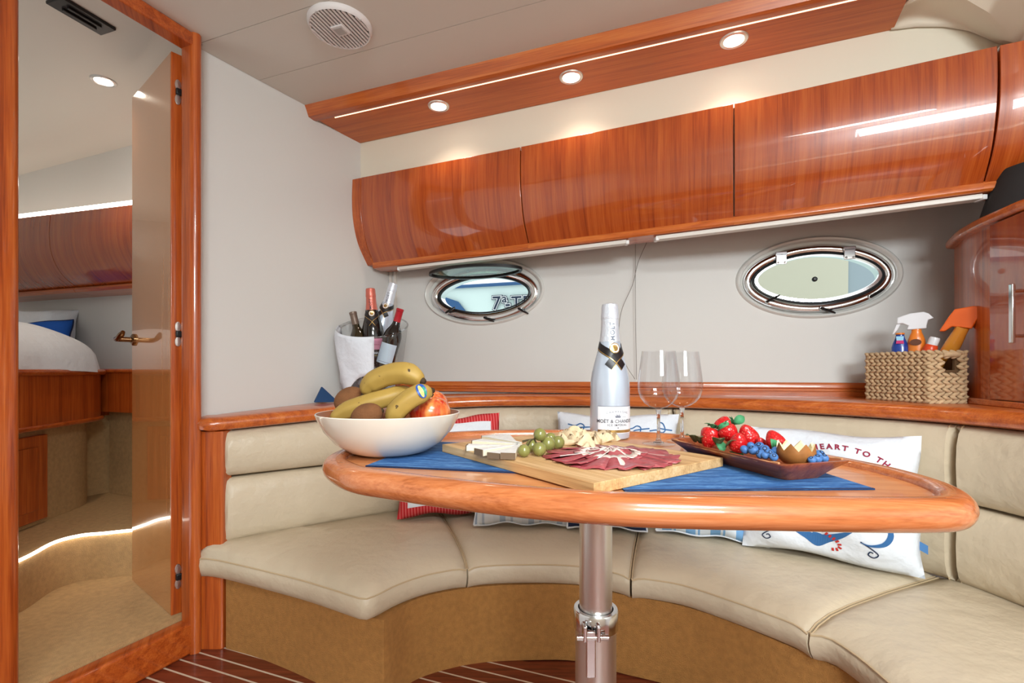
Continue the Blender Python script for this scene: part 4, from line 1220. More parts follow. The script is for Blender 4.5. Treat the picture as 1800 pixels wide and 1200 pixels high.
low_ = smooth_curve([V(-0.085, -0.088), V(-0.06, -0.112), V(-0.03, -0.132), V(0.0, -0.152), V(0.03, -0.132), V(0.06, -0.112), V(0.085, -0.088)], 5)
upc = smooth_curve([V(-0.085, -0.086), V(-0.06, -0.096), V(-0.03, -0.108), V(0.0, -0.114), V(0.03, -0.108), V(0.06, -0.096), V(0.085, -0.086)], 5)
obj('anchor_print', strip(pF, [(p.x + bx, p.y) for p in low_], [(p.x + bx, p.y) for p in upc]), 'print_blue', f_root, world_space=False, smooth=False)
obj('anchor_print', strip(pF, an([(-0.011, -0.115), (-0.010, 0.055)]), an([(0.011, -0.115), (0.010, 0.055)])), 'print_blue', f_root, world_space=False, smooth=False)
obj('anchor_print', flat_line(pF, an([(-0.05, 0.03), (0.05, 0.03)]), 0.008), 'print_blue', f_root, world_space=False, smooth=False)
for s in (-1, 1):
    obj('anchor_print', patch(pF, an([(0.066, -0.088), (0.098, -0.080), (0.086, -0.062), (0.074, -0.074)], s)), 'print_blue', f_root, world_space=False, smooth=False)
    obj('curl_print', flat_line(pF, [(bx + s * x, y) for x, y in ((0.10, -0.115), (0.125, -0.120), (0.155, -0.110), (0.168, -0.085), (0.158, -0.055))], lambda t: 0.001 + 0.010 * t * (1 - t) * 4 * t), 'print_blue', f_root, world_space=False, smooth=False)
    obj('curl_print', flat_line(pF, [(bx + s * x, y) for x, y in ((0.10, -0.113), (0.125, -0.128), (0.140, -0.142), (0.130, -0.152), (0.118, -0.146), (0.122, -0.137), (0.129, -0.139))], 0.0016), 'print_ink', f_root, world_space=False, smooth=False)
    obj('curl_print', flat_line(pF, [(bx + s * x, y) for x, y in ((0.158, -0.055), (0.140, -0.075), (0.122, -0.070), (0.122, -0.055), (0.135, -0.055))], 0.0016), 'print_ink', f_root, world_space=False, smooth=False)
rp = [(bx - 0.02, -0.06), (bx + 0.0, -0.085), (bx + 0.022, -0.108), (bx + 0.045, -0.122), (bx + 0.055, -0.138), (bx + 0.048, -0.150), (bx + 0.030, -0.153)]
cvp = resample(smooth_curve([V(*p) for p in rp], 6), 15)
for i in range(14):
    a_, b_ = cvp[i], cvp[i + 1]
    obj('rope_strand', flat_line(pF, [tuple(a_), tuple(a_.lerp(b_, 0.55))], 0.0048, 0.0022, 2), 'rope_red', f_root, world_space=False, smooth=False)
tb = MB().grid([[pF.pos(1, v) + V(dx_, dx_ * -0.5, 0.002) for dx_ in (-0.004, 0.016)] for v in (-0.62, -0.50)])
obj('side_tag', tb, 'linen_blue', f_root, world_space=False, smooth=False, solid=0.001)

# ------------------------------------------------------------------ berth cabin bedding
def mound():
    rows = []
    n, m = 30, 40
    for i in range(n + 1):
        r = i / n; row = []
        for j in range(m):
            a = 2 * PI * j / m
            ca, sa = math.cos(a), math.sin(a)
            k = 1 / (abs(ca) ** 4 + abs(sa) ** 4) ** (1 / 4)
            x = -2.32 + 0.470 * r * k * ca; y = 1.88 + 0.45 * r * k * sa
            h = (max(0, 1 - r ** 5)) ** 0.5
            z = 0.893 + 0.205 * h + 0.006 * math.sin(9 * a + 5 * r) * r * (1 - r * .4) + 0.008 * math.sin(17 * x + 9 * y) * h
            row.append(V(x, y, z))
        rows.append(row)
    return MB().grid(rows, cv=True)
tag(obj('duvet', mound(), 'duvet_white'), 'white duvet heaped on the berth seen through the doorway', 'duvet')
put_pillow('bed_pillow', 'white bed pillow half hidden by the left door post', Pillow(0.42, 0.335, 0.12, 8), (-2.66, 2.535, 0.893), (0.37, -0.93), 10, 'linen_white', grp='bed pillows')
put_pillow('bed_pillow', 'white bed pillow behind the blue cushion', Pillow(0.38, 0.33, 0.12, 9), (-2.46, 2.445, 0.893), (0.37, -0.93), 10, 'linen_white', grp='bed pillows')
put_pillow('bed_cushion', 'bright blue cushion with dark edge on the berth', Pillow(0.46, 0.23, 0.11, 10), (-2.43, 2.36, 0.912), (0.37, -0.93), 12, 'pillow_blue', piping='linen_navy', roll=0.10, grp='bed pillows')

# ------------------------------------------------------------------ things on the table
wood('mat_blue', srgb(24, 66, 118), srgb(40, 96, 158), srgb(106, 158, 206), 'x', scale=14, stretch=10, rough=0.85, coat=0)
ZM = ZT + 0.0022
def mat_(label, c, ang_, w, h):
    M = Matrix.Translation((c[0], c[1], ZT)) @ RZ(ang_)
    o = thing('placemat', label, 'placemat', V(0, 0, 0), M=M, group='blue woven placemats')
    obj('weave', MB().box((0, 0, 0.0012), (w, h, 0.0018)), 'mat_blue', o, world_space=False, smooth=False)
    obj('hem', MB().box((0, -h / 2 + 0.002, 0.0014), (w, 0.004, 0.0021)), 'linen_navy', o, world_space=False, smooth=False)
    return o
m1d = V(0.194, -0.040).normalized()
mat_('blue woven placemat under the fruit bowl', V(-0.245, 0.806) + m1d * 0.135 + V(-m1d.y, m1d.x) * 0.14, math.atan2(m1d.y, m1d.x), 0.27, 0.28)
mat_('blue woven placemat under the wooden fruit tray', (0.315, 0.795), 0.03, 0.34, 0.30)

# fruit bowl
bowl = thing('fruit_bowl', 'wide cream porcelain bowl full of fruit at the table end', 'bowl', (-0.237, 0.935, ZM))
obj('shell', MB().lathe([(0.0001, 0.003), (0.045, 0.003), (0.047, 0.0), (0.056, 0.0), (0.075, 0.006), (0.100, 0.022), (0.120, 0.045), (0.132, 0.068), (0.1355, 0.077), (0.1345, 0.0785), (0.1325, 0.078)], 64), 'porcelain', bowl, world_space=False)
obj('lining', MB().lathe([(0.1325, 0.078), (0.128, 0.067), (0.115, 0.044), (0.095, 0.023), (0.07, 0.010), (0.0001, 0.008)], 64), 'bowl_reflected_brown', bowl, world_space=False)

plain('banana_skin', srgb(172, 140, 68), 0.5, var=0.18, vscale=14)
_t = MAT['banana_skin'].node_tree; _p = _t.nodes['Principled BSDF']
_old = _p.inputs['Base Color'].links[0].from_socket
_n = _t.nodes.new('ShaderNodeTexNoise'); _n.inputs['Scale'].default_value = 95; _n.inputs['Detail'].default_value = 2
_tc = _t.nodes.new('ShaderNodeTexCoord'); _t.links.new(_tc.outputs['Object'], _n.inputs['Vector'])
_r = _t.nodes.new('ShaderNodeValToRGB'); _r.color_ramp.elements[0].position = 0.70; _r.color_ramp.elements[1].position = 0.74
_t.links.new(_n.outputs['Fac'], _r.inputs['Fac'])
_m = _t.nodes.new('ShaderNodeMix'); _m.data_type = 'RGBA'; _m.inputs['B'].default_value = srgb(70, 50, 26)
_t.links.new(_r.outputs['Color'], _m.inputs['Factor']); _t.links.new(_old, _m.inputs['A']); _t.links.new(_m.outputs['Result'], _p.inputs['Base Color'])
plain('banana_tip', srgb(60, 44, 24), 0.8)
plain('sticker_blue', srgb(40, 84, 170), 0.4)
plain('sticker_green', srgb(40, 150, 120), 0.4)
plain('sticker_yellow', srgb(236, 220, 120), 0.4)
plain('kiwi_skin', srgb(122, 78, 44), 0.9, bump=(300, 0.6, 0.002), var=0.25, vscale=30)
m_, t_, p_ = nt_new('apple_skin')
tc = t_.nodes.new('ShaderNodeTexCoord'); mp = t_.nodes.new('ShaderNodeMapping'); mp.inputs['Scale'].default_value = (60, 60, 10)
nz = t_.nodes.new('ShaderNodeTexNoise'); nz.inputs['Scale'].default_value = 1.4; nz.inputs['Detail'].default_value = 4
rp_ = t_.nodes.new('ShaderNodeValToRGB'); rp_.color_ramp.elements[0].color = srgb(190, 40, 24); rp_.color_ramp.elements[0].position = 0.42; rp_.color_ramp.elements[1].color = srgb(236, 150, 76); rp_.color_ramp.elements[1].position = 0.72
t_.links.new(tc.outputs['Object'], mp.inputs[0]); t_.links.new(mp.outputs[0], nz.inputs['Vector']); t_.links.new(nz.outputs['Fac'], rp_.inputs['Fac']); t_.links.new(rp_.outputs['Color'], p_.inputs['Base Color'])
p_.inputs['Roughness'].default_value = 0.25; p_.inputs['Coat Weight'].default_value = 0.4
def banana(label, pts, r, tips=(True, True), sides=5):
    path = resample(smooth_curve(pts, 8), 26)
    n = len(path)
    R = []
    for i in range(n):
        t = i / (n - 1)
        R.append(r * (0.40 + 0.60 * min(1, t / 0.22) ** 0.55 * min(1, (1 - t) / 0.20) ** 0.55))
    root = thing('banana', label, 'banana', path[n // 2] - V(0, 0, r), group='bananas in the bowl')
    # five soft ridges
    t0 = (path[1] - path[0]).normalized(); nr = (V(0, 0, 1) - t0 * t0.z).normalized()
    rows = []
    for i, p in enumerate(path):
        t = (path[min(i + 1, n - 1)] - path[max(i - 1, 0)]).normalized()
        nr = (nr - t * nr.dot(t)).normalized(); b = t.cross(nr)
        rows.append([p + (nr * math.cos(2 * PI * j / 20) + b * math.sin(2 * PI * j / 20)) * R[i] * (1 + 0.06 * math.cos(5 * 2 * PI * j / 20)) for j in range(20)])
    obj('peel', MB().grid(rows, cv=True, caps=True), 'banana_skin', root, angle=70)
    for e, k in ((path[0], path[0] - path[1]), (path[-1], path[-1] - path[-2])):
        k = k.normalized()
        obj('tip', MB().tube([e - k * 0.001, e + k * 0.004, e + k * 0.007], [r * 0.36, r * 0.30, r * 0.2], 10), 'banana_tip', root)
    return root, path, R
banana('topmost banana lying over the others in the bowl', [at(641, 692, 0.925), at(652, 675, 0.925), at(682, 660, 0.92), at(715, 656, 0.91), at(742, 669, 0.90)], 0.0205)
banana('long banana under the topmost one with its tip at the bowl edge', [at(583, 738, 0.895), at(610, 722, 0.90), at(650, 708, 0.90), at(690, 697, 0.91), at(722, 686, 0.93)], 0.0170)
b3, bp, bR = banana('banana with a blue sticker leaning at the front of the bowl', [at(688, 745, 0.845), at(697, 724, 0.845), at(718, 704, 0.845), at(740, 692, 0.85), at(757, 687, 0.86)], 0.0180)
# oval sticker wrapped onto the banana
ci = 20
tng = (bp[ci + 1] - bp[ci - 1]).normalized(); tocam = (V(0, 0, EYE) - bp[ci]).normalized()
tocam = (tocam + V(0, 0, 0.35)).normalized()
tocam = (tocam - tng * tocam.dot(tng)).normalized(); sd = tng.cross(tocam)
def stk(u, v, lift):
    a_ = v / bR[ci]
    i = ci
    return bp[ci] + tng * u + (tocam * math.cos(a_) + sd * math.sin(a_)) * (bR[ci] * 1.05 + lift)
def oval_patch(cu, cv_, ru, rv, lift, n=18, x0=-1):
    pts = [stk(cu + ru * math.cos(2 * PI * j / n), cv_ + rv * math.sin(2 * PI * j / n), lift) for j in range(n)]
    return MB().add([stk(cu, cv_, lift)] + pts, [(0, j + 1, (j + 1) % n + 1) for j in range(n)])
st_ = obj('sticker', oval_patch(0, 0, 0.0085, 0.014, 0.0006), 'sticker_blue', b3, smooth=False)
obj('sticker_mark', oval_patch(-0.001, 0.001, 0.0035, 0.011, 0.0010), 'sticker_yellow', st_, smooth=False)
obj('sticker_mark', oval_patch(0.0045, 0.003, 0.0022, 0.008, 0.0010), 'sticker_green', st_, smooth=False)
def kiwi(label, c, r, ax):
    M = frame(c, ax, V(0, 0, 1).cross(Vector(ax)))
    root = thing('kiwi', label, 'kiwi', c - V(0, 0, r), group='kiwis in the bowl')
    obj('skin', MB().ball((0, 0, 0), (r * 1.28, r, r), 24, 14).xf(M), 'kiwi_skin', root)
    obj('stem_scar', MB().ball((0, 0, 0), (0.003, 0.004, 0.004), 8, 6).xf(M @ Matrix.Translation((r * 1.27, 0, 0))), 'banana_tip', root)
kiwi('brown kiwi at the front rim of the bowl', at(645, 731, 0.855), 0.0225, (1, 0.1, 0.35))
kiwi('brown kiwi behind the bananas beside the ice bucket napkin', at(614, 702, 0.955), 0.024, (1, 0.2, 0.6))
def apple(label, c, r, tilt):
    prof = []
    for k in range(19):
        a = PI * k / 18
        rr = r * math.sin(a) * (1 + 0.06 * math.cos(a)); zz = r * 0.90 * math.cos(a)
        dip = 0.22 * r * math.exp(-(rr / (0.32 * r)) ** 2)
        zz = zz - dip if k < 9 else zz + dip * 0.6
        prof.append((max(rr, 1e-4), zz))
    M = Matrix.Translation(c) @ tilt
    root = thing('apple', label, 'apple', c - V(0, 0, r * .85), group='apples in the bowl')
    obj('skin', MB().lathe(prof, 32).xf(M), 'apple_skin', root, angle=80)
    obj('stem', MB().tube([M @ V(0, 0, r * 0.62), M @ V(0.002, 0, r * 0.82), M @ V(0.005, 0, r * 0.98)], [0.002, 0.0015, 0.002], 8), 'banana_tip', root)
apple('red striped apple at the front right of the bowl', at(756, 727, 0.908), 0.0385, RX(-0.15))
apple('red apple tucked behind the front apple', at(757, 712, 0.985), 0.035, RX(-0.3))

# cutting board
FC, LC, RC_ = V(0.105, 0.617), V(-0.1363, 0.9412), V(0.352, 0.7963)
bxv = (FC - LC); bl = bxv.length; bxv.normalize(); byv = V(-bxv.y, bxv.x); bw = (RC_ - FC).dot(byv)
bc = LC + bxv * bl / 2 + byv * bw / 2
ZBD = ZM + 0.0150
board = thing('cutting_board', 'rectangular pale wooden board laid with cold cuts', 'board', V(0, 0, 0), M=frame((bc.x, bc.y, ZM), p3(bxv, 0), p3(byv, 0)))
nst = 7
for i in range(nst):
    w_ = bw / nst
    obj('stave', MB().box((0, -bw / 2 + w_ * (i + 0.5), 0.0076), (bl, w_ - 0.0002, 0.0148)), 'wood_board', board, world_space=False, bevel=0.0008)

plain('cheese_paste', srgb(232, 222, 196), 0.6)
plain('cheese_rind', srgb(226, 224, 220), 0.8, bump=(200, 0.5, 0.002), var=0.08, vscale=120)
plain('rind_dark', srgb(112, 92, 72), 0.8)
def cheese(label, tip, outp, w, h=0.010, z=None, tilt=0.0):
    z = z or ZBD + 0.0005
    d = V(outp.x - tip.x, outp.y - tip.y); L = d.length; d.normalize(); s = V(-d.y, d.x)
    a, b0, b1 = V(tip.x, tip.y) , V(outp.x, outp.y) + s * w / 2, V(outp.x, outp.y) - s * w / 2
    root = thing('cheese_wedge', label, 'cheese', p3(a, z), group='cheese wedges on the board')
    obj('paste', MB().prism([a + s * 0.002, a - s * 0.002, b1, b0], z, z + h * 0.86), 'cheese_paste', root, smooth=False)
    obj('rind', MB().prism([a + s * 0.002, a - s * 0.002, b1, b0], z + h * 0.86, z + h), 'cheese_rind', root, smooth=False, bevel=0.0006)
    obj('rind_edge', MB().prism([b1, b0, b0 + d * 0.002, b1 + d * 0.002], z, z + h), 'rind_dark', root, smooth=False)
zt_ = 0.7605
outs = [(822, 783), (842, 793), (868, 797.5), (893, 800), (838, 774), (858, 768), (884, 765)]
for k, (x, y) in enumerate(outs):
    o_ = onz(x, y, ZBD + 0.008); tip = onz(910 + (k % 3) * 3, 784 - (k > 3) * 3, ZBD + 0.008)
    cheese('thin white rinded cheese wedge in the fan on the board', tip, o_, 0.024 if k < 4 else 0.03, 0.0095 + 0.001 * (k % 2), z=ZBD + 0.0004 + 0.0012 * (k % 2))

plain('grape_skin', srgb(132, 132, 72), 0.22, coat=0.4, var=0.15, vscale=40, sss=0.15)
plain('twig', srgb(74, 62, 36), 0.8)
gb = thing('grape_bunch', 'small bunch of green grapes on the board', 'grapes', onz(945, 800, ZBD))
gs = [(921, 792, 0.802, 11.2), (948, 790.5, 0.812, 12.2), (963, 781, 0.862, 13), (981, 778, 0.885, 11.6), (949, 763.5, 0.852, 11.4), (935, 783, 0.845, 11), (968, 770, 0.90, 10)]
stem0 = at(938, 772, 0.850)
for x, y, D, r in gs:
    c_ = at(x, y, D); rr = r / F * D
    c_.z = max(c_.z, ZBD + rr)
    g_ = obj('grape', MB().ball(c_, rr, 20, 12), 'grape_skin', gb)
    obj('stalk', MB().tube([c_ + (stem0 - c_).normalized() * rr * 0.95, c_.lerp(stem0, 0.7) + V(0, 0, 0.004), stem0], 0.0011, 6), 'twig', gb)
obj('stem', MB().tube([stem0, at(928, 773, 0.85), at(918, 776, 0.85)], [0.0018, 0.0016, 0.0022], 7), 'twig', gb)

plain('cracker', srgb(226, 202, 164), 0.7, var=0.12, vscale=70)
rnd = random.Random(5)
ck = [(990, 770, 0), (1003, 778, 0), (1013, 763, 1), (1022, 776, 0), (1034, 766, 1), (1044, 776, 0), (1031, 783, 0), (1060, 772, 0), (1073, 768, 0), (1001, 766, 1), (1052, 765, 0)]
for k, (x, y, lv) in enumerate(ck):
    z = ZBD + 0.0055 + 0.008 * lv
    c_ = onz(x, y, z)
    a_ = rnd.uniform(0, 3)
    P = Pillow(0.040, 0.026, 0.0105, k, -0.10)
    M = Matrix.Translation(c_) @ RZ(a_) @ RX(rnd.uniform(-0.25, 0.25)) @ RY(rnd.uniform(-0.25, 0.25))
    o = obj('cracker', P.mesh(8).xf(M), 'cracker', angle=80)
    tag(o, 'small puffed cream cracker in the heap behind the ham', 'cracker', 'crackers on the board')

m_, t_, p_ = nt_new('ham')
tc = t_.nodes.new('ShaderNodeTexCoord'); mp = t_.nodes.new('ShaderNodeMapping'); mp.inputs['Scale'].default_value = (30, 90, 30)
nz = t_.nodes.new('ShaderNodeTexNoise'); nz.inputs['Scale'].default_value = 1.6; nz.inputs['Detail'].default_value = 6; nz.inputs['Distortion'].default_value = 1.2
rp_ = t_.nodes.new('ShaderNodeValToRGB'); rp_.color_ramp.elements[0].color = srgb(136, 48, 54); rp_.color_ramp.elements[0].position = 0.3; rp_.color_ramp.elements[1].color = srgb(226, 180, 168); rp_.color_ramp.elements[1].position = 0.8
k_ = rp_.color_ramp.elements.new(0.62); k_.color = srgb(178, 84, 90)
t_.links.new(tc.outputs['Object'], mp.inputs[0]); t_.links.new(mp.outputs[0], nz.inputs['Vector']); t_.links.new(nz.outputs['Fac'], rp_.inputs['Fac']); t_.links.new(rp_.outputs['Color'], p_.inputs['Base Color'])
p_.inputs['Roughness'].default_value = 0.35
plain('ham_fat', srgb(238, 222, 212), 0.4)
hc_ = onz(1072, 804, ZBD)
def ham_slice(a, r0, r1, w0, w1, z, k):
    mb = MB(); rows = []
    for i in range(7):
        t = i / 6; r = lerp(r0, r1, t); w = lerp(w0, w1, t)
        row = []
        for j in range(7):
            s = (-0.5, -0.33, -0.16, 0.0, 0.16, 0.34 + 0.06 * math.sin(k * 1.3), 0.5)[j] if k % 3 else j / 6 - 0.5
            zz = z + 0.0014 * math.sin(3.1 * s * 3 + k) + 0.0035 * (s + 0.5) + 0.002 * math.sin(5 * t + k * 2) * t + (0.007 * (1 - t) ** 2)
            rr = r + 0.003 * math.sin(9 * s + k * 1.7) * t
            aa = a + s * w / max(r, 0.02)
            row.append(V(hc_.x + rr * math.cos(aa), hc_.y + rr * math.sin(aa), max(zz, ZBD + 0.0008)))
        rows.append(row)
    mb.grid(rows)
    for i in range(6):
        if k > 29 or (k % 4 == 1 and i < 4): mb.m[i * 6 + 5] = 1
        if i == 0: 
            for j in range(6): mb.m[j] = 1
    o = obj('ham_slice', mb, ['ham', 'ham_fat'], smooth=True, solid=0.0008)
    tag(o, 'thin slice of cured ham in the round fan on the board', 'ham', 'cured ham slices on the board')
NH = 18
for k in range(NH):
    ham_slice(2 * PI * k / NH, 0.040, 0.106 + 0.004 * math.sin(k * 2.3), 0.030, 0.056, ZBD + 0.0012, k)
for k in range(7):
    ham_slice(2 * PI * k / 7 + 0.3, 0.008, 0.058, 0.020, 0.042, ZBD + 0.0055, k + 30)

# ------------------------------------------------------------------ bottles
plain('bottle_white', srgb(200, 212, 228), 0.25, coat=0.5, metal=0.35)
plain('foil_white', srgb(220, 226, 236), 0.3, metal=0.4, bump=(120, 0.5, 0.004))
plain('label_white', srgb(238, 242, 248), 0.45)
plain('gold', srgb(196, 160, 96), 0.28, metal=0.8)
plain('ribbon_black', srgb(30, 26, 28), 0.35)
plain('bottle_dark', srgb(22, 18, 16), 0.1, coat=0.6)
plain('bottle_olive', srgb(44, 36, 18), 0.1, coat=0.6)
plain('foil_rose', srgb(206, 112, 96), 0.3, metal=0.35, bump=(120, 0.4, 0.004))
plain('foil_tan', srgb(122, 104, 92), 0.4, metal=0.3)
plain('foil_red', srgb(178, 24, 40), 0.3, coat=0.3)
plain('label_pink', srgb(214, 140, 166), 0.5)
plain('label_blue', srgb(206, 222, 236), 0.5)
plain('print_dark', srgb(60, 58, 66), 0.6)
plain('print_grey', srgb(120, 126, 140), 0.6)
CH = [(0.0001, 0.004), (0.030, 0.002), (0.040, 0.0), (0.0452, 0.003), (0.0465, 0.012), (0.0465, 0.118), (0.0455, 0.135), (0.0425, 0.155), (0.0375, 0.175), (0.0315, 0.197), (0.0260, 0.217), (0.0228, 0.234), (0.0208, 0.255), (0.0198, 0.275), (0.0192, 0.290)]
WN = [(0.0001, 0.004), (0.026, 0.001), (0.035, 0.0), (0.0375, 0.004), (0.0375, 0.185), (0.0365, 0.200), (0.0315, 0.218), (0.0225, 0.234), (0.0165, 0.247), (0.0145, 0.262), (0.0140, 0.300), (0.0150, 0.303), (0.0150, 0.312), (0.0001, 0.313)]
def rad(prof, z):
    for (r0, z0), (r1, z1) in zip(prof[2:], prof[3:]):
        if z0 <= z <= z1: return lerp(r0, r1, (z - z0) / (z1 - z0 or 1))
    return prof[-1][0]
def wrap(M, prof, th0, lift=0.0006):
    def f(x, z):
        r = rad(prof, z) + lift
        a = th0 + x / r
        return M @ V(r * math.cos(a), r * math.sin(a), z)
    return f
def band(M, prof, th0, th1, z0, z1, lift=0.0006, n=28, m=4):
    rows = []
    for i in range(m + 1):
        z = lerp(z0, z1, i / m); r = rad(prof, z) + lift
        rows.append([M @ V(r * math.cos(lerp(th0, th1, j / n)), r * math.sin(lerp(th0, th1, j / n)), z) for j in range(n + 1)])
    return MB().grid(rows)
def ribbon(f, pts, w, n=8):
    c_ = smooth_curve([V(*p) for p in pts], n)
    l, r = [], []
    for i, p in enumerate(c_):
        t = (c_[min(i + 1, len(c_) - 1)] - c_[max(i - 1, 0)]).normalized(); q = V(-t.y, t.x)
        l.append(f(*(p + q * w))); r.append(f(*(p - q * w)))
    return MB().grid([l, [a.lerp(b, .5) for a, b in zip(l, r)], r])
def champagne(label, M, glass, foil, face, full=True, lab='label_white', ribbonm='ribbon_black', ztrim=0.205, dress='ice'):
    root = thing('champagne_bottle', label, 'bottle', V(0, 0, 0), M=M, group='champagne bottles')
    I = Matrix.Identity(4)
    k = dict(world_space=False)
    obj('glass', MB().lathe(CH, 44), glass, root, **k)
    nk = [(rad(CH, z) + 0.0006, z) for z in (0.228, 0.24, 0.255, 0.27, 0.282)]
    obj('neck_foil', MB().lathe(nk, 40), foil, root, **k)
    obj('cork_foil', MB().lathe([(0.0198, 0.280), (0.0212, 0.284), (0.0208, 0.292), (0.0200, 0.300), (0.0196, 0.310), (0.0180, 0.317), (0.010, 0.3195), (0.0001, 0.320)], 36), foil, root, **k)
    fr = wrap(I, CH, face, 0.0012)
    # crossed ribbon and seal at the shoulder
    for s in (1, -1):
        obj('ribbon', ribbon(wrap(I, CH, face, 0.0012 if s > 0 else 0.0016), [(-0.050 * s, 0.222), (-0.022 * s, 0.205), (0.0, 0.190), (0.020 * s, 0.168)], 0.0100), ribbonm, root, **k)
        obj('ribbon_trim', ribbon(wrap(I, CH, face, 0.0022 if s < 0 else 0.0018), [(-0.050 * s, 0.2135), (-0.024 * s, 0.1965), (-0.004 * s, 0.1815), (0.0125 * s, 0.161)], 0.0009), 'gold', root, **k)
    f2 = wrap(I, CH, face, 0.0028)
    for rr, mt, nm, dl in ((0.0125, 'gold', 'seal', 0.0), (0.0105, 'label_white', 'seal_face', 0.0004), (0.0075, 'gold', 'seal_mark', 0.0008)):
        f3 = wrap(I, CH, face, 0.0028 + dl)
        pts = [f3(rr * math.cos(2 * PI * j / 24), 0.2125 + rr * math.sin(2 * PI * j / 24)) for j in range(24)]
        obj(nm, MB().add(pts, [tuple(range(24))]), mt, root, smooth=False, **k)
    fn = wrap(I, CH, face - 0.1, 0.0013)
    obj('neck_lettering', text_mb('MOËT', 0.0155, lambda x, y: fn(-y * 1.0, 0.252 + x * 1.0), 0.0001, 1.1), 'print_grey' if dress == 'ice' else 'print_dark', root, smooth=False, **k)
    if dress == 'ice':
        la = obj('front_label', band(I, CH, face - 1.02, face + 1.02, 0.016, 0.078, 0.0005), 'label_white', root, **k)
        obj('label_line', band(I, CH, face - 1.02, face + 1.02, 0.0775, 0.0787, 0.0009), 'print_grey', la, **k)
        obj('label_band', band(I, CH, face - 1.02, face + 1.02, 0.0175, 0.0240, 0.0009), 'gold', la, **k)
        fl_ = wrap(I, CH, face, 0.0011)
        obj('label_text', text_mb('CHAMPAGNE', 0.0068, lambda x, y: fl_(x, 0.0655 + y - x * x * 4), 0, 1.5), 'print_grey', la, smooth=False, **k)
        obj('label_text', text_mb('MOËT & CHANDON', 0.0112, lambda x, y: fl_(x, 0.0435 + y), 0.0001, 1.0), 'print_dark', la, smooth=False, **k)
        obj('label_text', text_mb('ICE IMPÉRIAL', 0.0068, lambda x, y: fl_(x, 0.0350 + y), 0.0001, 1.25), 'print_dark', la, smooth=False, **k)
        def star(cx, cz, r, n=5, q=0.45):
            return MB().add([fl_(cx + (r if j % 2 == 0 else r * q) * math.sin(PI * j / n), cz + (r if j % 2 == 0 else r * q) * math.cos(PI * j / n)) for j in range(2 * n)], [tuple(range(2 * n))])
        obj('label_star', star(0, 0.0288, 0.0022), 'print_dark', la, smooth=False, **k)
        cr = [(-0.006, 0.0520), (0.006, 0.0520), (0.0075, 0.0580), (0.0045, 0.0555), (0.0025, 0.0605), (0.0, 0.0560), (-0.0025, 0.0605), (-0.0045, 0.0555), (-0.0075, 0.0580)]
        obj('label_crown', MB().add([fl_(*p) for p in cr], [tuple(range(9))]), 'print_grey', la, smooth=False, **k)
        for s in (-1, 1):
            obj('label_rule', ribbon(fl_, [(s * 0.010, 0.0535), (s * 0.022, 0.0535)], 0.0003), 'print_grey', la, smooth=False, **k)
    else:
        la = obj('front_label', band(I, CH, face - 1.0, face + 1.0, 0.062, 0.108, 0.0005), lab, root, **k)
        lb = obj('name_label', band(I, CH, face - 1.0, face + 1.0, 0.030, 0.060, 0.0005), 'ribbon_black', root, **k)
        fl_ = wrap(I, CH, face, 0.0011)
        obj('label_text', text_mb('MOËT & CHANDON', 0.0120, lambda x, y: fl_(x, 0.048 + y), 0.0002), 'label_white', lb, smooth=False, **k)
        obj('label_text', text_mb('CHAMPAGNE', 0.0065, lambda x, y: fl_(x, 0.038 + y), 0, 1.2), 'gold', lb, smooth=False, **k)
        obj('label_text', text_mb('ROSÉ IMPÉRIAL', 0.0075, lambda x, y: fl_(x, 0.082 + y), 0, 1.1), 'print_red', la, smooth=False, **k)
    return root
cb = at(1072, 771, 1.150)
champagne('white champagne bottle standing on the dining table', Matrix.Translation((cb.x, 1.150, ZT + 0.0005)), 'bottle_white', 'foil_white', -PI / 2 + 0.20)

# wine glasses
m_, t_, p_ = nt_new('stem_glass')
p_.inputs['Transmission Weight'].default_value = 1; p_.inputs['Roughness'].default_value = 0.0; p_.inputs['IOR'].default_value = 1.45
GB = [(0.0001, 0.0765), (0.006, 0.0775), (0.018, 0.0815), (0.030, 0.0895), (0.0385, 0.1005), (0.0432, 0.114), (0.0444, 0.128), (0.0432, 0.145), (0.0410, 0.162), (0.0385, 0.180), (0.0355, 0.203)]
def wine_glass(label, c):
    root = thing('wine_glass', label, 'glass', c, group='wine glasses')
    k = dict(world_space=False)
    gi = [(max(r - 0.0012, 0.0001), z + (0.0012 if i < 4 else 0)) for i, (r, z) in enumerate(GB)]
    obj('bowl', MB().lathe(GB, 48), 'wine_glass_clear', root, **k)
    obj('stem', MB().lathe([(0.0001, 0.0762), (0.0065, 0.0755), (0.0045, 0.068), (0.0036, 0.055), (0.0034, 0.030), (0.0042, 0.014), (0.0065, 0.007), (0.012, 0.0045), (0.012, 0.0025), (0.0001, 0.0025)], 24), 'stem_glass', root, **k)
    obj('foot', MB().lathe([(0.010, 0.0050), (0.022, 0.0026), (0.034, 0.0016), (0.035, 0.0006)], 40), 'wine_glass_clear', root, **k)
    return root
wine_glass('wine glass standing nearest the champagne bottle', V(*at(1157.5, 700, 1.052).xy, ZT + 0.0003))
wine_glass('wine glass standing behind beside the strawberry tray', V(*at(1199, 700, 1.098).xy, ZT + 0.0003))

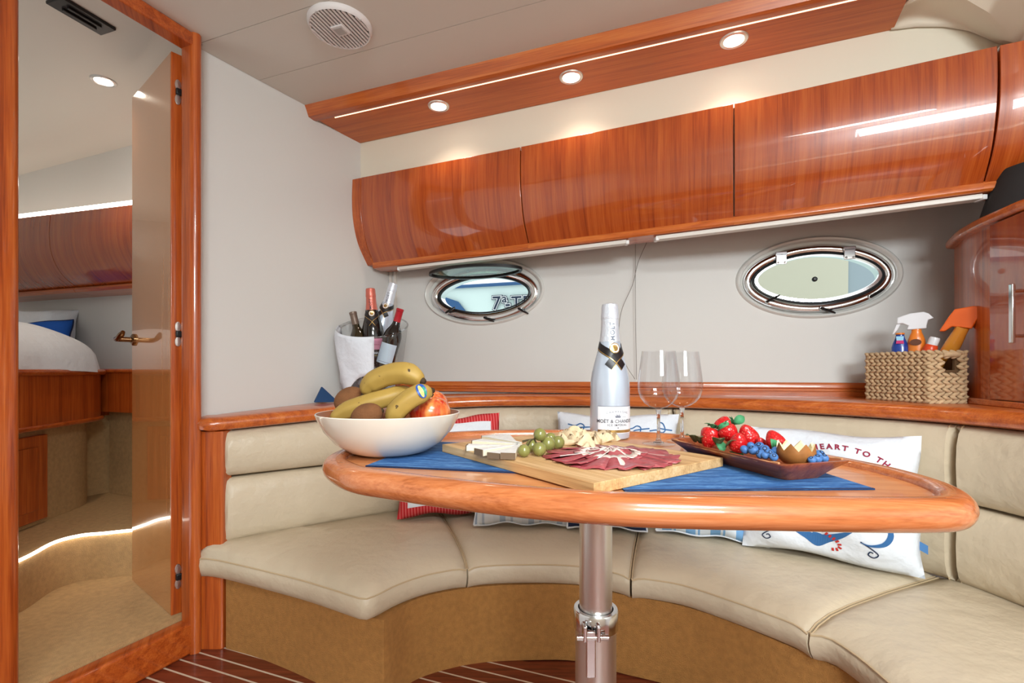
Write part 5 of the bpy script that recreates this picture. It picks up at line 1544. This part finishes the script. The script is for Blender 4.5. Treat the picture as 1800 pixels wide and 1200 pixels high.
# ------------------------------------------------------------------ wooden tray with berries
tc_ = V(0.397, 0.812); tlx = V(0.28, -0.96).normalized(); tly = V(-tlx.y, tlx.x)
MT = frame((tc_.x, tc_.y, ZM + 0.0003), p3(tlx, 0), p3(tly, 0))
tray = thing('wooden_tray', 'narrow carved dark wooden tray full of berries', 'tray', V(0, 0, 0), M=MT)
def loop(a, b, z, r, lift=0.0, n=8):
    pts = []
    for cx, cy, a0 in ((a - r, b - r, 0), (-a + r, b - r, 90), (-a + r, -b + r, 180), (a - r, -b + r, 270)):
        for k in range(n):
            t = math.radians(a0 + 90 * k / (n - 1))
            x, y = cx + r * math.cos(t), cy + r * math.sin(t)
            pts.append(V(x, y, z + lift * (abs(x) / a) ** 3))
    return pts
obj('dish', MB().grid([loop(0.110, 0.034, 0.0, 0.012), loop(0.122, 0.046, 0.010, 0.014, 0.003), loop(0.136, 0.060, 0.021, 0.012, 0.005), loop(0.137, 0.0605, 0.0235, 0.012, 0.005), loop(0.131, 0.055, 0.0235, 0.012, 0.005), loop(0.116, 0.044, 0.012, 0.012, 0.003), loop(0.106, 0.034, 0.006, 0.012)], cv=True, caps=True), 'wood_tray', tray, world_space=False)
plain('carved_edge', srgb(196, 140, 96), 0.7)
for s in (-1, 1):
    pts = [V(-0.122 + 0.244 * i / 30, s * 0.0578, 0.0243 + 0.005 * (abs(-0.122 + 0.244 * i / 30) / 0.136) ** 3 + 0.0006 * math.sin(i * 2.2)) for i in range(31)]
    obj('carved_rim', MB().tube(pts, 0.0020, 6), 'carved_edge', tray, world_space=False)

m_, t_, p_ = nt_new('strawberry_flesh')
tc = t_.nodes.new('ShaderNodeTexCoord'); vo = t_.nodes.new('ShaderNodeTexVoronoi'); vo.inputs['Scale'].default_value = 260
t_.links.new(tc.outputs['Object'], vo.inputs['Vector'])
rp_ = t_.nodes.new('ShaderNodeValToRGB'); rp_.color_ramp.elements[0].position = 0.12; rp_.color_ramp.elements[0].color = srgb(244, 150, 120); rp_.color_ramp.elements[1].position = 0.26; rp_.color_ramp.elements[1].color = srgb(198, 22, 26)
t_.links.new(vo.outputs['Distance'], rp_.inputs['Fac']); t_.links.new(rp_.outputs['Color'], p_.inputs['Base Color'])
bm_ = t_.nodes.new('ShaderNodeBump'); bm_.inputs['Strength'].default_value = 0.5; bm_.inputs['Distance'].default_value = 0.002
t_.links.new(vo.outputs['Distance'], bm_.inputs['Height']); t_.links.new(bm_.outputs['Normal'], p_.inputs['Normal'])
p_.inputs['Roughness'].default_value = 0.3; p_.inputs['Coat Weight'].default_value = 0.3
plain('leaf_green', srgb(64, 140, 92), 0.6)
plain('leaf_dry', srgb(92, 96, 62), 0.8)
plain('blueberry_skin', srgb(74, 122, 184), 0.5, var=0.3, vscale=90)
plain('blueberry_crown', srgb(24, 36, 60), 0.7)
plain('cup_skin', srgb(150, 96, 44), 0.7, var=0.2, vscale=60)
plain('cup_inside', srgb(222, 208, 168), 0.5)
def leaf(base, d, up, L, W):
    d = Vector(d).normalized(); u = Vector(up).normalized(); s = d.cross(u).normalized(); u = s.cross(d)
    rows = []
    for i in range(6):
        t = i / 5; w = W * math.sin(PI * min(0.98, t * 0.9 + 0.08)) ** 0.8
        c_ = base + d * L * t + u * L * 0.25 * math.sin(PI * t * 0.9)
        rows.append([c_ - s * w + u * w * 0.25, c_, c_ + s * w + u * w * 0.25])
    return MB().grid(rows)
def strawberry(label, c, r, ax, leaves=True):
    """ax points from tip to crown"""
    ax = Vector(ax).normalized(); x = ax.orthogonal()
    M = frame(c, x, ax.cross(x), ax)
    prof = [(0.0001, -1.25), (0.25, -1.18), (0.52, -0.90), (0.76, -0.48), (0.93, -0.05), (1.0, 0.35), (0.93, 0.68), (0.66, 0.88), (0.30, 0.92), (0.0001, 0.88)]
    pc = smooth_curve([V(a * r, b * r) for a, b in prof], 3)
    root = thing('strawberry', label, 'strawberry', c - V(0, 0, r), group='strawberries on the tray')
    obj('flesh', MB().lathe([(max(p.x, 1e-4), p.y) for p in pc], 24).xf(M), 'strawberry_flesh', root, angle=80)
    if leaves:
        for k in range(6):
            a = 2 * PI * k / 6
            dd = M.to_3x3() @ V(math.cos(a), math.sin(a), 0.25)
            obj('calyx_leaf', leaf(c + ax * r * 0.90, dd, ax, r * 0.95, r * 0.28), 'leaf_green', root, solid=0.0004)
sb = [((1248, 768), 0.855, 17, (0.25, 0.1, 0.7), 'strawberry lying at the far left end of the tray'),
      ((1271, 745), 0.865, 13, (1.0, -0.1, 0.25), 'strawberry resting on top of the pile'),
      ((1282, 762), 0.835, 16, (-0.5, 0.2, 0.8), 'strawberry in the middle of the pile beside a green leaf'),
      ((1298, 778), 0.795, 16, (0.15, 0.4, -0.75), 'strawberry at the near side of the pile with its tip up'),
      ((1315, 765), 0.82, 17, (0.45, 0.2, -0.9), 'strawberry with tip up at the right of the pile'),
      ((1362, 774), 0.775, 16, (0.1, -0.45, -0.6), 'strawberry lying behind the cut fruit cup'),
      ((1338, 779), 0.80, 10, (0.3, 0.2, -0.5), 'small strawberry low between two larger ones')]
for (x, y), D, r, ax, lab in sb:
    strawberry(lab, at(x, y, D), r / F * D, ax)
for k, ((x, y), D, r) in enumerate([((1309, 790), 0.765, 7.6), ((1324, 791), 0.752, 8.2), ((1320, 784), 0.772, 7.2), ((1335, 784), 0.765, 7.6), ((1344, 790), 0.748, 8.2), ((1345, 800), 0.728, 7.2), ((1365, 793), 0.735, 8.4), ((1360, 803), 0.715, 7.0), ((1337, 798), 0.735, 7.6), ((1352, 796), 0.735, 7.0), ((1441, 799), 0.715, 8.4), ((1436, 806), 0.70, 7.8), ((1448, 805), 0.708, 7.6), ((1427, 808), 0.694, 6.6), ((1428, 800), 0.712, 7.0)]):
    c_ = at(x, y, D); rr = r / F * D * 1.06
    root = thing('blueberry', 'blueberry right of the cut fruit cup at the tray end' if x > 1400 else 'blueberry in the heap between strawberries and cut fruit cup', 'blueberry', c_ - V(0, 0, rr), group='blueberries at the tray end' if x > 1400 else 'blueberries heaped on the tray')
    rr_ = random.Random(k); ax = V(rr_.uniform(-.8, .8), rr_.uniform(-1, 0), rr_.uniform(0.2, 1)).normalized(); xx = ax.orthogonal()
    M = frame(c_, xx, ax.cross(xx), ax)
    obj('skin', MB().ball((0, 0, 0), (rr, rr, rr * 0.88), 16, 10).xf(M), 'blueberry_skin', root)
    obj('crown', MB().lathe([(rr * 0.2, rr * 0.84), (rr * 0.42, rr * 0.86), (rr * 0.46, rr * 0.80), (rr * 0.38, rr * 0.74)], 10).xf(M), 'blueberry_crown', root)
# fruit cup cut with a zigzag rim
cc_ = at(1399, 815, 0.722)
cup = thing('fruit_cup', 'brown skinned fruit cut into a cup with zigzag rim', 'fruit', cc_)
rows_o, rows_i = [], []
NZ = 48
def cup_ring(r, z, zig=0.0):
    out_ = []
    for j in range(NZ):
        ph = (j / NZ * 8) % 1
        tri = abs(ph - 0.5) * 2
        out_.append(cc_ + V(r * math.cos(2 * PI * j / NZ), r * math.sin(2 * PI * j / NZ), z + zig * tri))
    return out_
R0 = 0.0265
obj('skin', MB().grid([cup_ring(0.006, -0.002), cup_ring(0.017, 0.001), cup_ring(0.0235, 0.008), cup_ring(R0, 0.017), cup_ring(R0 - 0.0005, 0.020, 0.004), cup_ring(R0 - 0.0012, 0.0215, 0.0115)], cv=True, caps=False), 'cup_skin', cup, angle=50)
obj('flesh', MB().grid([cup_ring(R0 - 0.0012, 0.0215, 0.0115), cup_ring(R0 - 0.0045, 0.0205, 0.0105), cup_ring(R0 - 0.006, 0.016, 0.003), cup_ring(0.015, 0.012), cup_ring(0.002, 0.011)], cv=True), 'cup_inside', cup, angle=50)
for k, (x, y, D, dx_, dy_) in enumerate(((1222, 777, 0.88, -0.6, -0.3), (1232, 779, 0.865, -0.3, -0.6), (1262, 782, 0.815, -0.2, -0.7), (1276, 786, 0.80, 0.6, -0.5))):
    tag(obj('dry_leaf', leaf(at(x, y, D), (dx_, dy_, 0.35), (0, 0, 1), 0.026, 0.010), 'leaf_dry', solid=0.0006), ('dry leaf at the far tip of the tray', 'dry leaf beside the leftmost strawberry', 'dry leaf under the leftmost strawberry at the tray edge', 'dry leaf under the middle of the strawberry pile')[k], 'leaf', 'leaves on the tray')
for k, (x, y, D) in enumerate(((1290, 744, 0.85), (1264, 757, 0.84), (1262, 775, 0.82), (1358, 788, 0.765))):
    tag(obj('green_leaf', leaf(at(x, y, D), ((0.8, 0.1, 0.5), (0.5, -0.3, 0.6), (0.1, -0.5, -0.8), (-0.4, -0.4, 0.7))[k], (0, -1, 0.4), 0.022, 0.008), 'leaf_green', solid=0.0006), ('green leaf at the top of the strawberry pile', 'green leaf between the two left strawberries', 'green leaf hanging at the front of the left strawberry', 'green leaf between blueberries and the cut fruit cup')[k], 'leaf', 'leaves on the tray')
# ------------------------------------------------------------------ glass cooler with bottles in the corner
bcx, bcy, bz = -0.590, 2.045, 0.782
bk = thing('wine_cooler', 'clear glass cooler with slanted rim in the ledge corner', 'cooler', (bcx, bcy, bz))
def bkr(t): return lerp(0.108, 0.146, t)
def bring(t, d=0.0, n=56):
    out_ = []
    for j in range(n):
        a = 2 * PI * j / n; r = bkr(t) + d
        zr = 0.300 + 0.058 * math.sin(a)              # rim slants down towards the room
        out_.append(V(r * math.cos(a), r * math.sin(a), 0.012 + (zr - 0.012) * t))
    return out_
obj('vessel', MB().grid([bring(t / 8) for t in range(9)], cv=True), 'bucket_glass', bk, world_space=False)
obj('base', MB().lathe([(0.0001, 0.0), (0.106, 0.0), (0.108, 0.012), (0.0001, 0.014)], 56), 'bucket_glass', bk, world_space=False)
obj('rim_bead', MB().tube(bring(1, -0.0015) + [bring(1, -0.0015)[0]], 0.0030, 8), 'stem_glass', bk, world_space=False)
ice = MB(); ri = random.Random(3)
for k in range(46):
    a = ri.uniform(0, 2 * PI); r = 0.085 * math.sqrt(ri.random()); z = 0.032 + 0.105 * ri.random()
    ice.box((0, 0, 0), (0.026, 0.026, 0.026), Matrix.Translation((bcx + r * math.cos(a), bcy + r * math.sin(a), bz + z)) @ RZ(ri.uniform(0, 3)) @ RX(ri.uniform(0, 3)))
plain('ice', srgb(216, 226, 234), 0.15, trans=0.6, ior=1.31)
tag(obj('ice_cubes', ice, 'ice', smooth=False), 'pale ice filling the bottom of the glass cooler', 'ice', kind='stuff')
def axis_M(top, base):
    ax = (top - base).normalized(); x = V(1, 0, 0) - ax * ax.x; x.normalize()
    return frame(base, x, ax.cross(x), ax)
def from_top(top, base, L):
    ax = (top - base).normalized(); return axis_M(top, top - ax * L)
champagne('dark pink labelled champagne bottle with rose foil in the cooler', from_top(at(651, 506, 2.02), at(659, 640, 2.04), 0.32), 'bottle_dark', 'foil_rose', -PI / 2 + 0.25, lab='label_pink', dress='rose')
champagne('white foiled champagne bottle at the back of the cooler', from_top(at(692, 497, 2.10), at(657, 625, 2.10), 0.32), 'bottle_white', 'foil_white', -PI / 2)
def wine(label, M, glass, foil, lab):
    root = thing('wine_bottle', label, 'bottle', V(0, 0, 0), M=M, group='wine bottles in the cooler')
    k = dict(world_space=False); I = Matrix.Identity(4)
    obj('glass', MB().lathe(WN, 36), glass, root, **k)
    obj('foil', MB().lathe([(0.0152, 0.250), (0.0148, 0.265), (0.0146, 0.302), (0.0157, 0.304), (0.0157, 0.313), (0.012, 0.3145), (0.0001, 0.315)], 30), foil, root, **k)
    la = obj('front_label', band(I, WN, -PI / 2 - 1.0, -PI / 2 + 1.0, 0.08, 0.165, 0.0005), lab, root, **k)
    f_ = wrap(I, WN, -PI / 2, 0.001)
    obj('label_rule', ribbon(f_, [(-0.024, 0.088), (0.024, 0.088)], 0.0008), 'print_grey', la, smooth=False, **k)
    return root
wine('wine bottle with tan foil at the left of the cooler', from_top(at(620, 548, 2.03), at(642, 640, 2.02), 0.315), 'bottle_olive', 'foil_tan', 'label_white')
wine('wine bottle with bright red foil at the right of the cooler', from_top(at(704, 542, 1.985), at(682, 620, 2.0), 0.315), 'bottle_dark', 'foil_red', 'label_blue')
# napkin over the left of the rim
nk = MB(); rows = []
th0, th1 = math.radians(176), math.radians(288)
for i in range(19):
    u = i / 18; a = lerp(th0, th1, u)
    zr = 0.300 + 0.058 * math.sin(a)
    low_z = 0.030 + 0.015 * math.sin(u * 7) + (0.09 * max(0, u - 0.45) / 0.55 + 0.02 * math.sin(u * 11))
    row = []
    row.append((bkr(0.9) - 0.008, zr * 0.88)); row.append((bkr(1) - 0.007, zr - 0.004)); row.append((bkr(1) + 0.0005, zr + 0.0055)); row.append((bkr(1) + 0.006, zr - 0.004))
    for q in range(1, 10):
        z = lerp(zr - 0.004, low_z, q / 9); t = (z - 0.012) / (zr - 0.012)
        row.append((bkr(t) + 0.007 + 0.004 * math.sin(u * 13 + z * 20) + 0.012 * (q / 9) * (1 - u), z))
    rows.append([V(bcx + r * math.cos(a), bcy + r * math.sin(a), bz + z) for r, z in row])
tag(obj('napkin', nk.grid(rows), 'linen_white', solid=0.002), 'white cloth napkin draped over the glass cooler', 'napkin')
nb_ = MB()
tri = [at(552, 716, 1.90), at(566, 679, 1.95), at(594, 708, 1.97), at(590, 716, 1.93)]
for q in tri: q.z = max(q.z, 0.772)
nv = (tri[1] - tri[0]).cross(tri[2] - tri[0]).normalized()
Pn = [q + V(-0.01, 0.018, 0) for q in tri]
nb_.add(tri + Pn, [(0, 1, 2, 3), (7, 6, 5, 4), (0, 4, 5, 1), (1, 5, 6, 2), (2, 6, 7, 3), (3, 7, 4, 0)])
plain('denim', srgb(36, 70, 112), 0.9, bump=(300, 0.4, 0.003))
tag(obj('folded_cloth', nb_, 'denim', bevel=0.004), 'folded dark blue cloth with its corner up beside the cooler', 'cloth')

# ------------------------------------------------------------------ woven basket with sun cream bottles
plain('seagrass', srgb(200, 170, 132), 0.85, var=0.22, vscale=50, bump=(160, 0.5, 0.003))
plain('seagrass_dark', srgb(96, 70, 44), 0.9)
nc = V(1.195, 1.380); ldv = V(-0.02, 0.225).normalized(); rdv = V(ldv.y, -ldv.x)
BL, BW, BH = 0.222, 0.116, 0.152
zb_ = 0.8035
bask = thing('woven_basket', 'braided seagrass basket holding sun cream bottles on the ledge', 'basket', (nc.x, nc.y, zb_))
def bpnt(u, v, z, n=0.0):
    """u along the long face from the near corner, v along the short face"""
    return p3(nc + ldv * u + rdv * v, zb_ + z)
cc4 = [nc, nc + ldv * BL, nc + ldv * BL + rdv * BW, nc + rdv * BW]
inn4 = [nc + ldv * 0.012 + rdv * 0.012, nc + ldv * (BL - 0.012) + rdv * 0.012, nc + ldv * (BL - 0.012) + rdv * (BW - 0.012), nc + ldv * 0.012 + rdv * (BW - 0.012)]
o4 = [nc + ldv * 0.005 + rdv * 0.005, nc + ldv * (BL - 0.005) + rdv * 0.005, nc + ldv * (BL - 0.005) + rdv * (BW - 0.005), nc + ldv * 0.005 + rdv * (BW - 0.005)]
obj('bottom', MB().prism(cc4, 0.8037, 0.812), 'seagrass', bask)
for k in (0, 1, 2):
    mbw = MB().prism([o4[k], o4[(k + 1) % 4], inn4[(k + 1) % 4], inn4[k]], zb_ + 0.005, zb_ + BH - 0.006)
    obj('side_core', mbw, 'seagrass_dark', bask, smooth=False)
# fourth (handle) side: core with an opening
def side4(v0, v1, z0, z1): return MB().prism([nc + rdv * v0 + ldv * 0.005, nc + rdv * v1 + ldv * 0.005, nc + rdv * v1 + ldv * 0.012, nc + rdv * v0 + ldv * 0.012], zb_ + z0, zb_ + z1)
for q in ((0.005, BW - 0.005, 0.005, 0.096), (0.005, 0.040, 0.096, 0.146), (0.084, BW - 0.005, 0.096, 0.146), (0.040, 0.084, 0.134, 0.146)):
    obj('side_core', side4(*q), 'seagrass_dark', bask, smooth=False)
NR = 7
for r_ in range(NR):
    z = (r_ + 0.5) * BH / NR
    mb = MB()
    for face in range(4):
        a, b = cc4[face], cc4[(face + 1) % 4]
        d = (b - a).normalized(); L = (b - a).length; outn = V(-d.y, d.x)
        mid = (cc4[0] + cc4[2]) / 2
        if (a - mid).dot(outn) < 0: outn = -outn
        nl = max(4, int(L / 0.0200))
        for i in range(nl):
            for h in (0, 1):
                s = (i + 0.5 + 0.25 * h) * L / nl
                s = min(max(s, 0.006), L - 0.006)
                if face == 3:
                    v_ = L - s
                    if 0.040 < v_ < 0.084 and 0.096 < z < 0.136: continue
                c_ = a + d * s + outn * -0.001
                tl = 0.42 if h else -0.42
                ln = L / nl * 0.66
                M = frame((c_.x, c_.y, zb_ + z + (0.005 if h else -0.005)), p3(d, 0) * math.cos(tl) + V(0, 0, math.sin(tl)), None, p3(outn, 0)) if False else None
                xx = (p3(d, 0) * math.cos(tl) + V(0, 0, 1) * math.sin(tl)).normalized(); zz = p3(outn, 0)
                M = frame((c_.x, c_.y, zb_ + z + (0.0052 if h else -0.0052)), xx, zz.cross(xx), zz)
                mb.ball((0, 0, 0), (ln, 0.0062, 0.0068), 8, 5, M=M.to_3x3().to_4x4()); n_ = 8 * 6
                for q in range(len(mb.v) - n_, len(mb.v)): mb.v[q] = mb.v[q] + M.translation
    ro = obj('braid_row', mb, 'seagrass', bask, angle=80)
    ro['kind'] = 'stuff'
hp = [nc + rdv * v for v in (0.036, 0.05, 0.062, 0.074, 0.088)]
obj('handle_wrap', MB().tube([p3(q, zb_ + 0.141) - p3(ldv * 0.001, 0) for q in hp], 0.0085, 10), 'seagrass', bask)

plain('plastic_orange', srgb(232, 128, 40), 0.35, coat=0.3)
plain('plastic_orange_head', srgb(240, 104, 24), 0.35, coat=0.3)
plain('plastic_amber', srgb(224, 146, 52), 0.25, coat=0.4)
plain('plastic_red', srgb(226, 74, 30), 0.35, coat=0.3)
plain('plastic_blue', srgb(22, 62, 150), 0.3, coat=0.4)
plain('plastic_white', srgb(232, 234, 238), 0.35, coat=0.3)
plain('label_sky', srgb(150, 206, 236), 0.4)
plain('label_magenta', srgb(196, 40, 110), 0.4)
plain('print_brown', srgb(96, 48, 20), 0.6)
UN = 1.47 / F / 5.713          # metres per unit of the sketched head outlines
def head(pts, M, th):
    P = [V((x) * UN, -(y) * UN, 0) for x, y in pts]
    n = len(P)
    mb = MB().add([p + V(0, 0, th / 2) for p in P] + [p - V(0, 0, th / 2) for p in P], [tuple(range(n)), tuple(reversed(range(n, 2 * n)))] + [(i, n + i, n + (i + 1) % n, (i + 1) % n) for i in range(n)])
    return mb.xf(M)
def facing_M(p, roll=0.0):
    """upright frame at p turned towards the room"""
    z = V(-p.x, -p.y, 0).normalized(); x = V(0, 0, 1).cross(z).normalized()
    return frame(p, x, V(0, 0, 1), z) @ RZ(roll)
zfl = 0.8125
# white trigger, orange body
c1 = at(1611, 578, 1.50)
M = facing_M(c1); base = zfl - c1.z
sp1 = thing('spray_bottle', 'orange sun cream bottle with white trigger head', 'bottle', V(c1.x, c1.y, zfl), group='sun cream bottles in the basket')
body_prof = [(0.0001, 0.0), (0.020, 0.0), (0.0225, 0.006), (0.0225, -base - 0.050), (0.021, -base - 0.034), (0.0165, -base - 0.020), (0.0125, -base - 0.010), (0.0118, -base)]
obj('body', MB().lathe(body_prof, 28, sx=1.0, sy=0.75).xf(Matrix.Translation((0, base, 0)) if False else facing_M(V(c1.x, c1.y, zfl)) @ RX(-PI / 2)), 'plastic_orange', sp1)
hd1 = [(-155, 200 - 325), (-55, 165 - 325), (55, 155 - 325), (95, 175 - 325), (135, 225 - 325), (90, 240 - 325), (78, 300 - 325), (78, 0), (-78, 8), (-65, 290 - 325), (-110, 265 - 325), (-158, 268 - 325)]
obj('trigger_head', head(hd1, facing_M(c1), 0.020), 'plastic_white', sp1, bevel=0.003)
obj('trigger', head([(-160, -60), (-125, -60), (-150, 0), (-185, 50), (-195, 45)], facing_M(c1), 0.010), 'plastic_white', sp1, bevel=0.002)
Mb1 = facing_M(V(c1.x, c1.y, c1.z - 0.042))
pts = [Mb1 @ V(0.014 * math.cos(2 * PI * j / 20) - 0.002, 0.010 * math.sin(2 * PI * j / 20), 0.0182) for j in range(20)]
obj('print', MB().add(pts, [tuple(range(20))]), 'print_brown', sp1, smooth=False)
# blue bottle with orange collar
c2 = at(1582, 588, 1.525)
bl_ = thing('sun_cream_bottle', 'blue sun cream bottle with sky blue and pink label', 'bottle', V(c2.x, c2.y, zfl), group='sun cream bottles in the basket')
hh = c2.z - zfl
M2_ = facing_M(V(c2.x, c2.y, zfl))
rot = M2_ @ RX(-PI / 2)
obj('body', MB().lathe([(0.0001, 0), (0.020, 0.0), (0.0215, 0.004), (0.0215, hh - 0.040), (0.0185, hh - 0.028), (0.0125, hh - 0.012), (0.0108, hh - 0.004), (0.0105, hh)], 26, sx=1, sy=0.7).xf(rot), 'plastic_blue', bl_)
obj('collar', MB().lathe([(0.0108, hh), (0.0118, hh + 0.001), (0.0118, hh + 0.005), (0.006, hh + 0.006), (0.0001, hh + 0.006)], 24).xf(rot), 'plastic_orange', bl_)
for (w0, w1, z0, z1, mt, dz_) in ((0.0085, 0.0095, hh - 0.019, hh - 0.006, 'label_sky', 0.0125), (0.0100, 0.0085, hh - 0.029, hh - 0.019, 'label_magenta', 0.0148)):
    obj('label', MB().add([M2_ @ V(-w0, z0, dz_ + 0.002), M2_ @ V(w0, z0, dz_ + 0.002), M2_ @ V(w1, z1, dz_ - 0.001), M2_ @ V(-w1, z1, dz_ - 0.001)], [(0, 1, 2, 3)]), mt, bl_, smooth=False, solid=0.0006)
# red bottle with white cap, tilted
c3 = at(1632, 606, 1.455); c3b = c3 + V(-0.010, 0.03, -0.110)
rb_ = thing('sun_cream_bottle', 'red sun cream bottle with white cap tilted in the basket', 'bottle', c3b, group='sun cream bottles in the basket')
Mr = axis_M(c3 + V(0.016, 0.0, 0.012), c3b)
Lr = (c3 - c3b).length
obj('body', MB().lathe([(0.0001, 0), (0.016, 0), (0.0175, 0.006), (0.0175, Lr - 0.012), (0.0150, Lr), (0.0115, Lr + 0.003)], 26).xf(Mr), 'plastic_red', rb_)
obj('cap', MB().lathe([(0.0130, Lr + 0.001), (0.0132, Lr + 0.020), (0.0115, Lr + 0.025), (0.0001, Lr + 0.026)], 26).xf(Mr), 'plastic_white', rb_)
# orange trigger bottle leaning right
c4 = at(1693, 574, 1.40); c4b = at(1655, 640, 1.46)
c4b = c4 + (c4b - c4).normalized() * 0.155
if c4b.z < zfl + 0.02: c4b = c4 + (c4b - c4) * ((c4.z - zfl - 0.02) / (c4.z - c4b.z))
am = thing('spray_bottle', 'amber sun cream bottle with orange trigger head leaning right', 'bottle', c4b, group='sun cream bottles in the basket')
Ma = axis_M(c4, c4b); La = (c4 - c4b).length
obj('body', MB().lathe([(0.0001, 0), (0.021, 0.0), (0.0225, 0.005), (0.0225, La - 0.075), (0.0215, La - 0.05), (0.0185, La - 0.02), (0.0175, La)], 28, sx=1.0, sy=0.75).xf(Ma), 'plastic_amber', am)
lean = math.atan2((c4 - c4b).x, (c4 - c4b).z)
hd4 = [(-100, 0 - 105), (-60, -170), (80, -190), (138, -160), (130, -75), (95, -55), (60, 25), (-78, -5), (-132, 40), (-172, 35)]
obj('trigger_head', head(hd4, facing_M(c4), 0.024), 'plastic_orange_head', am, bevel=0.003)
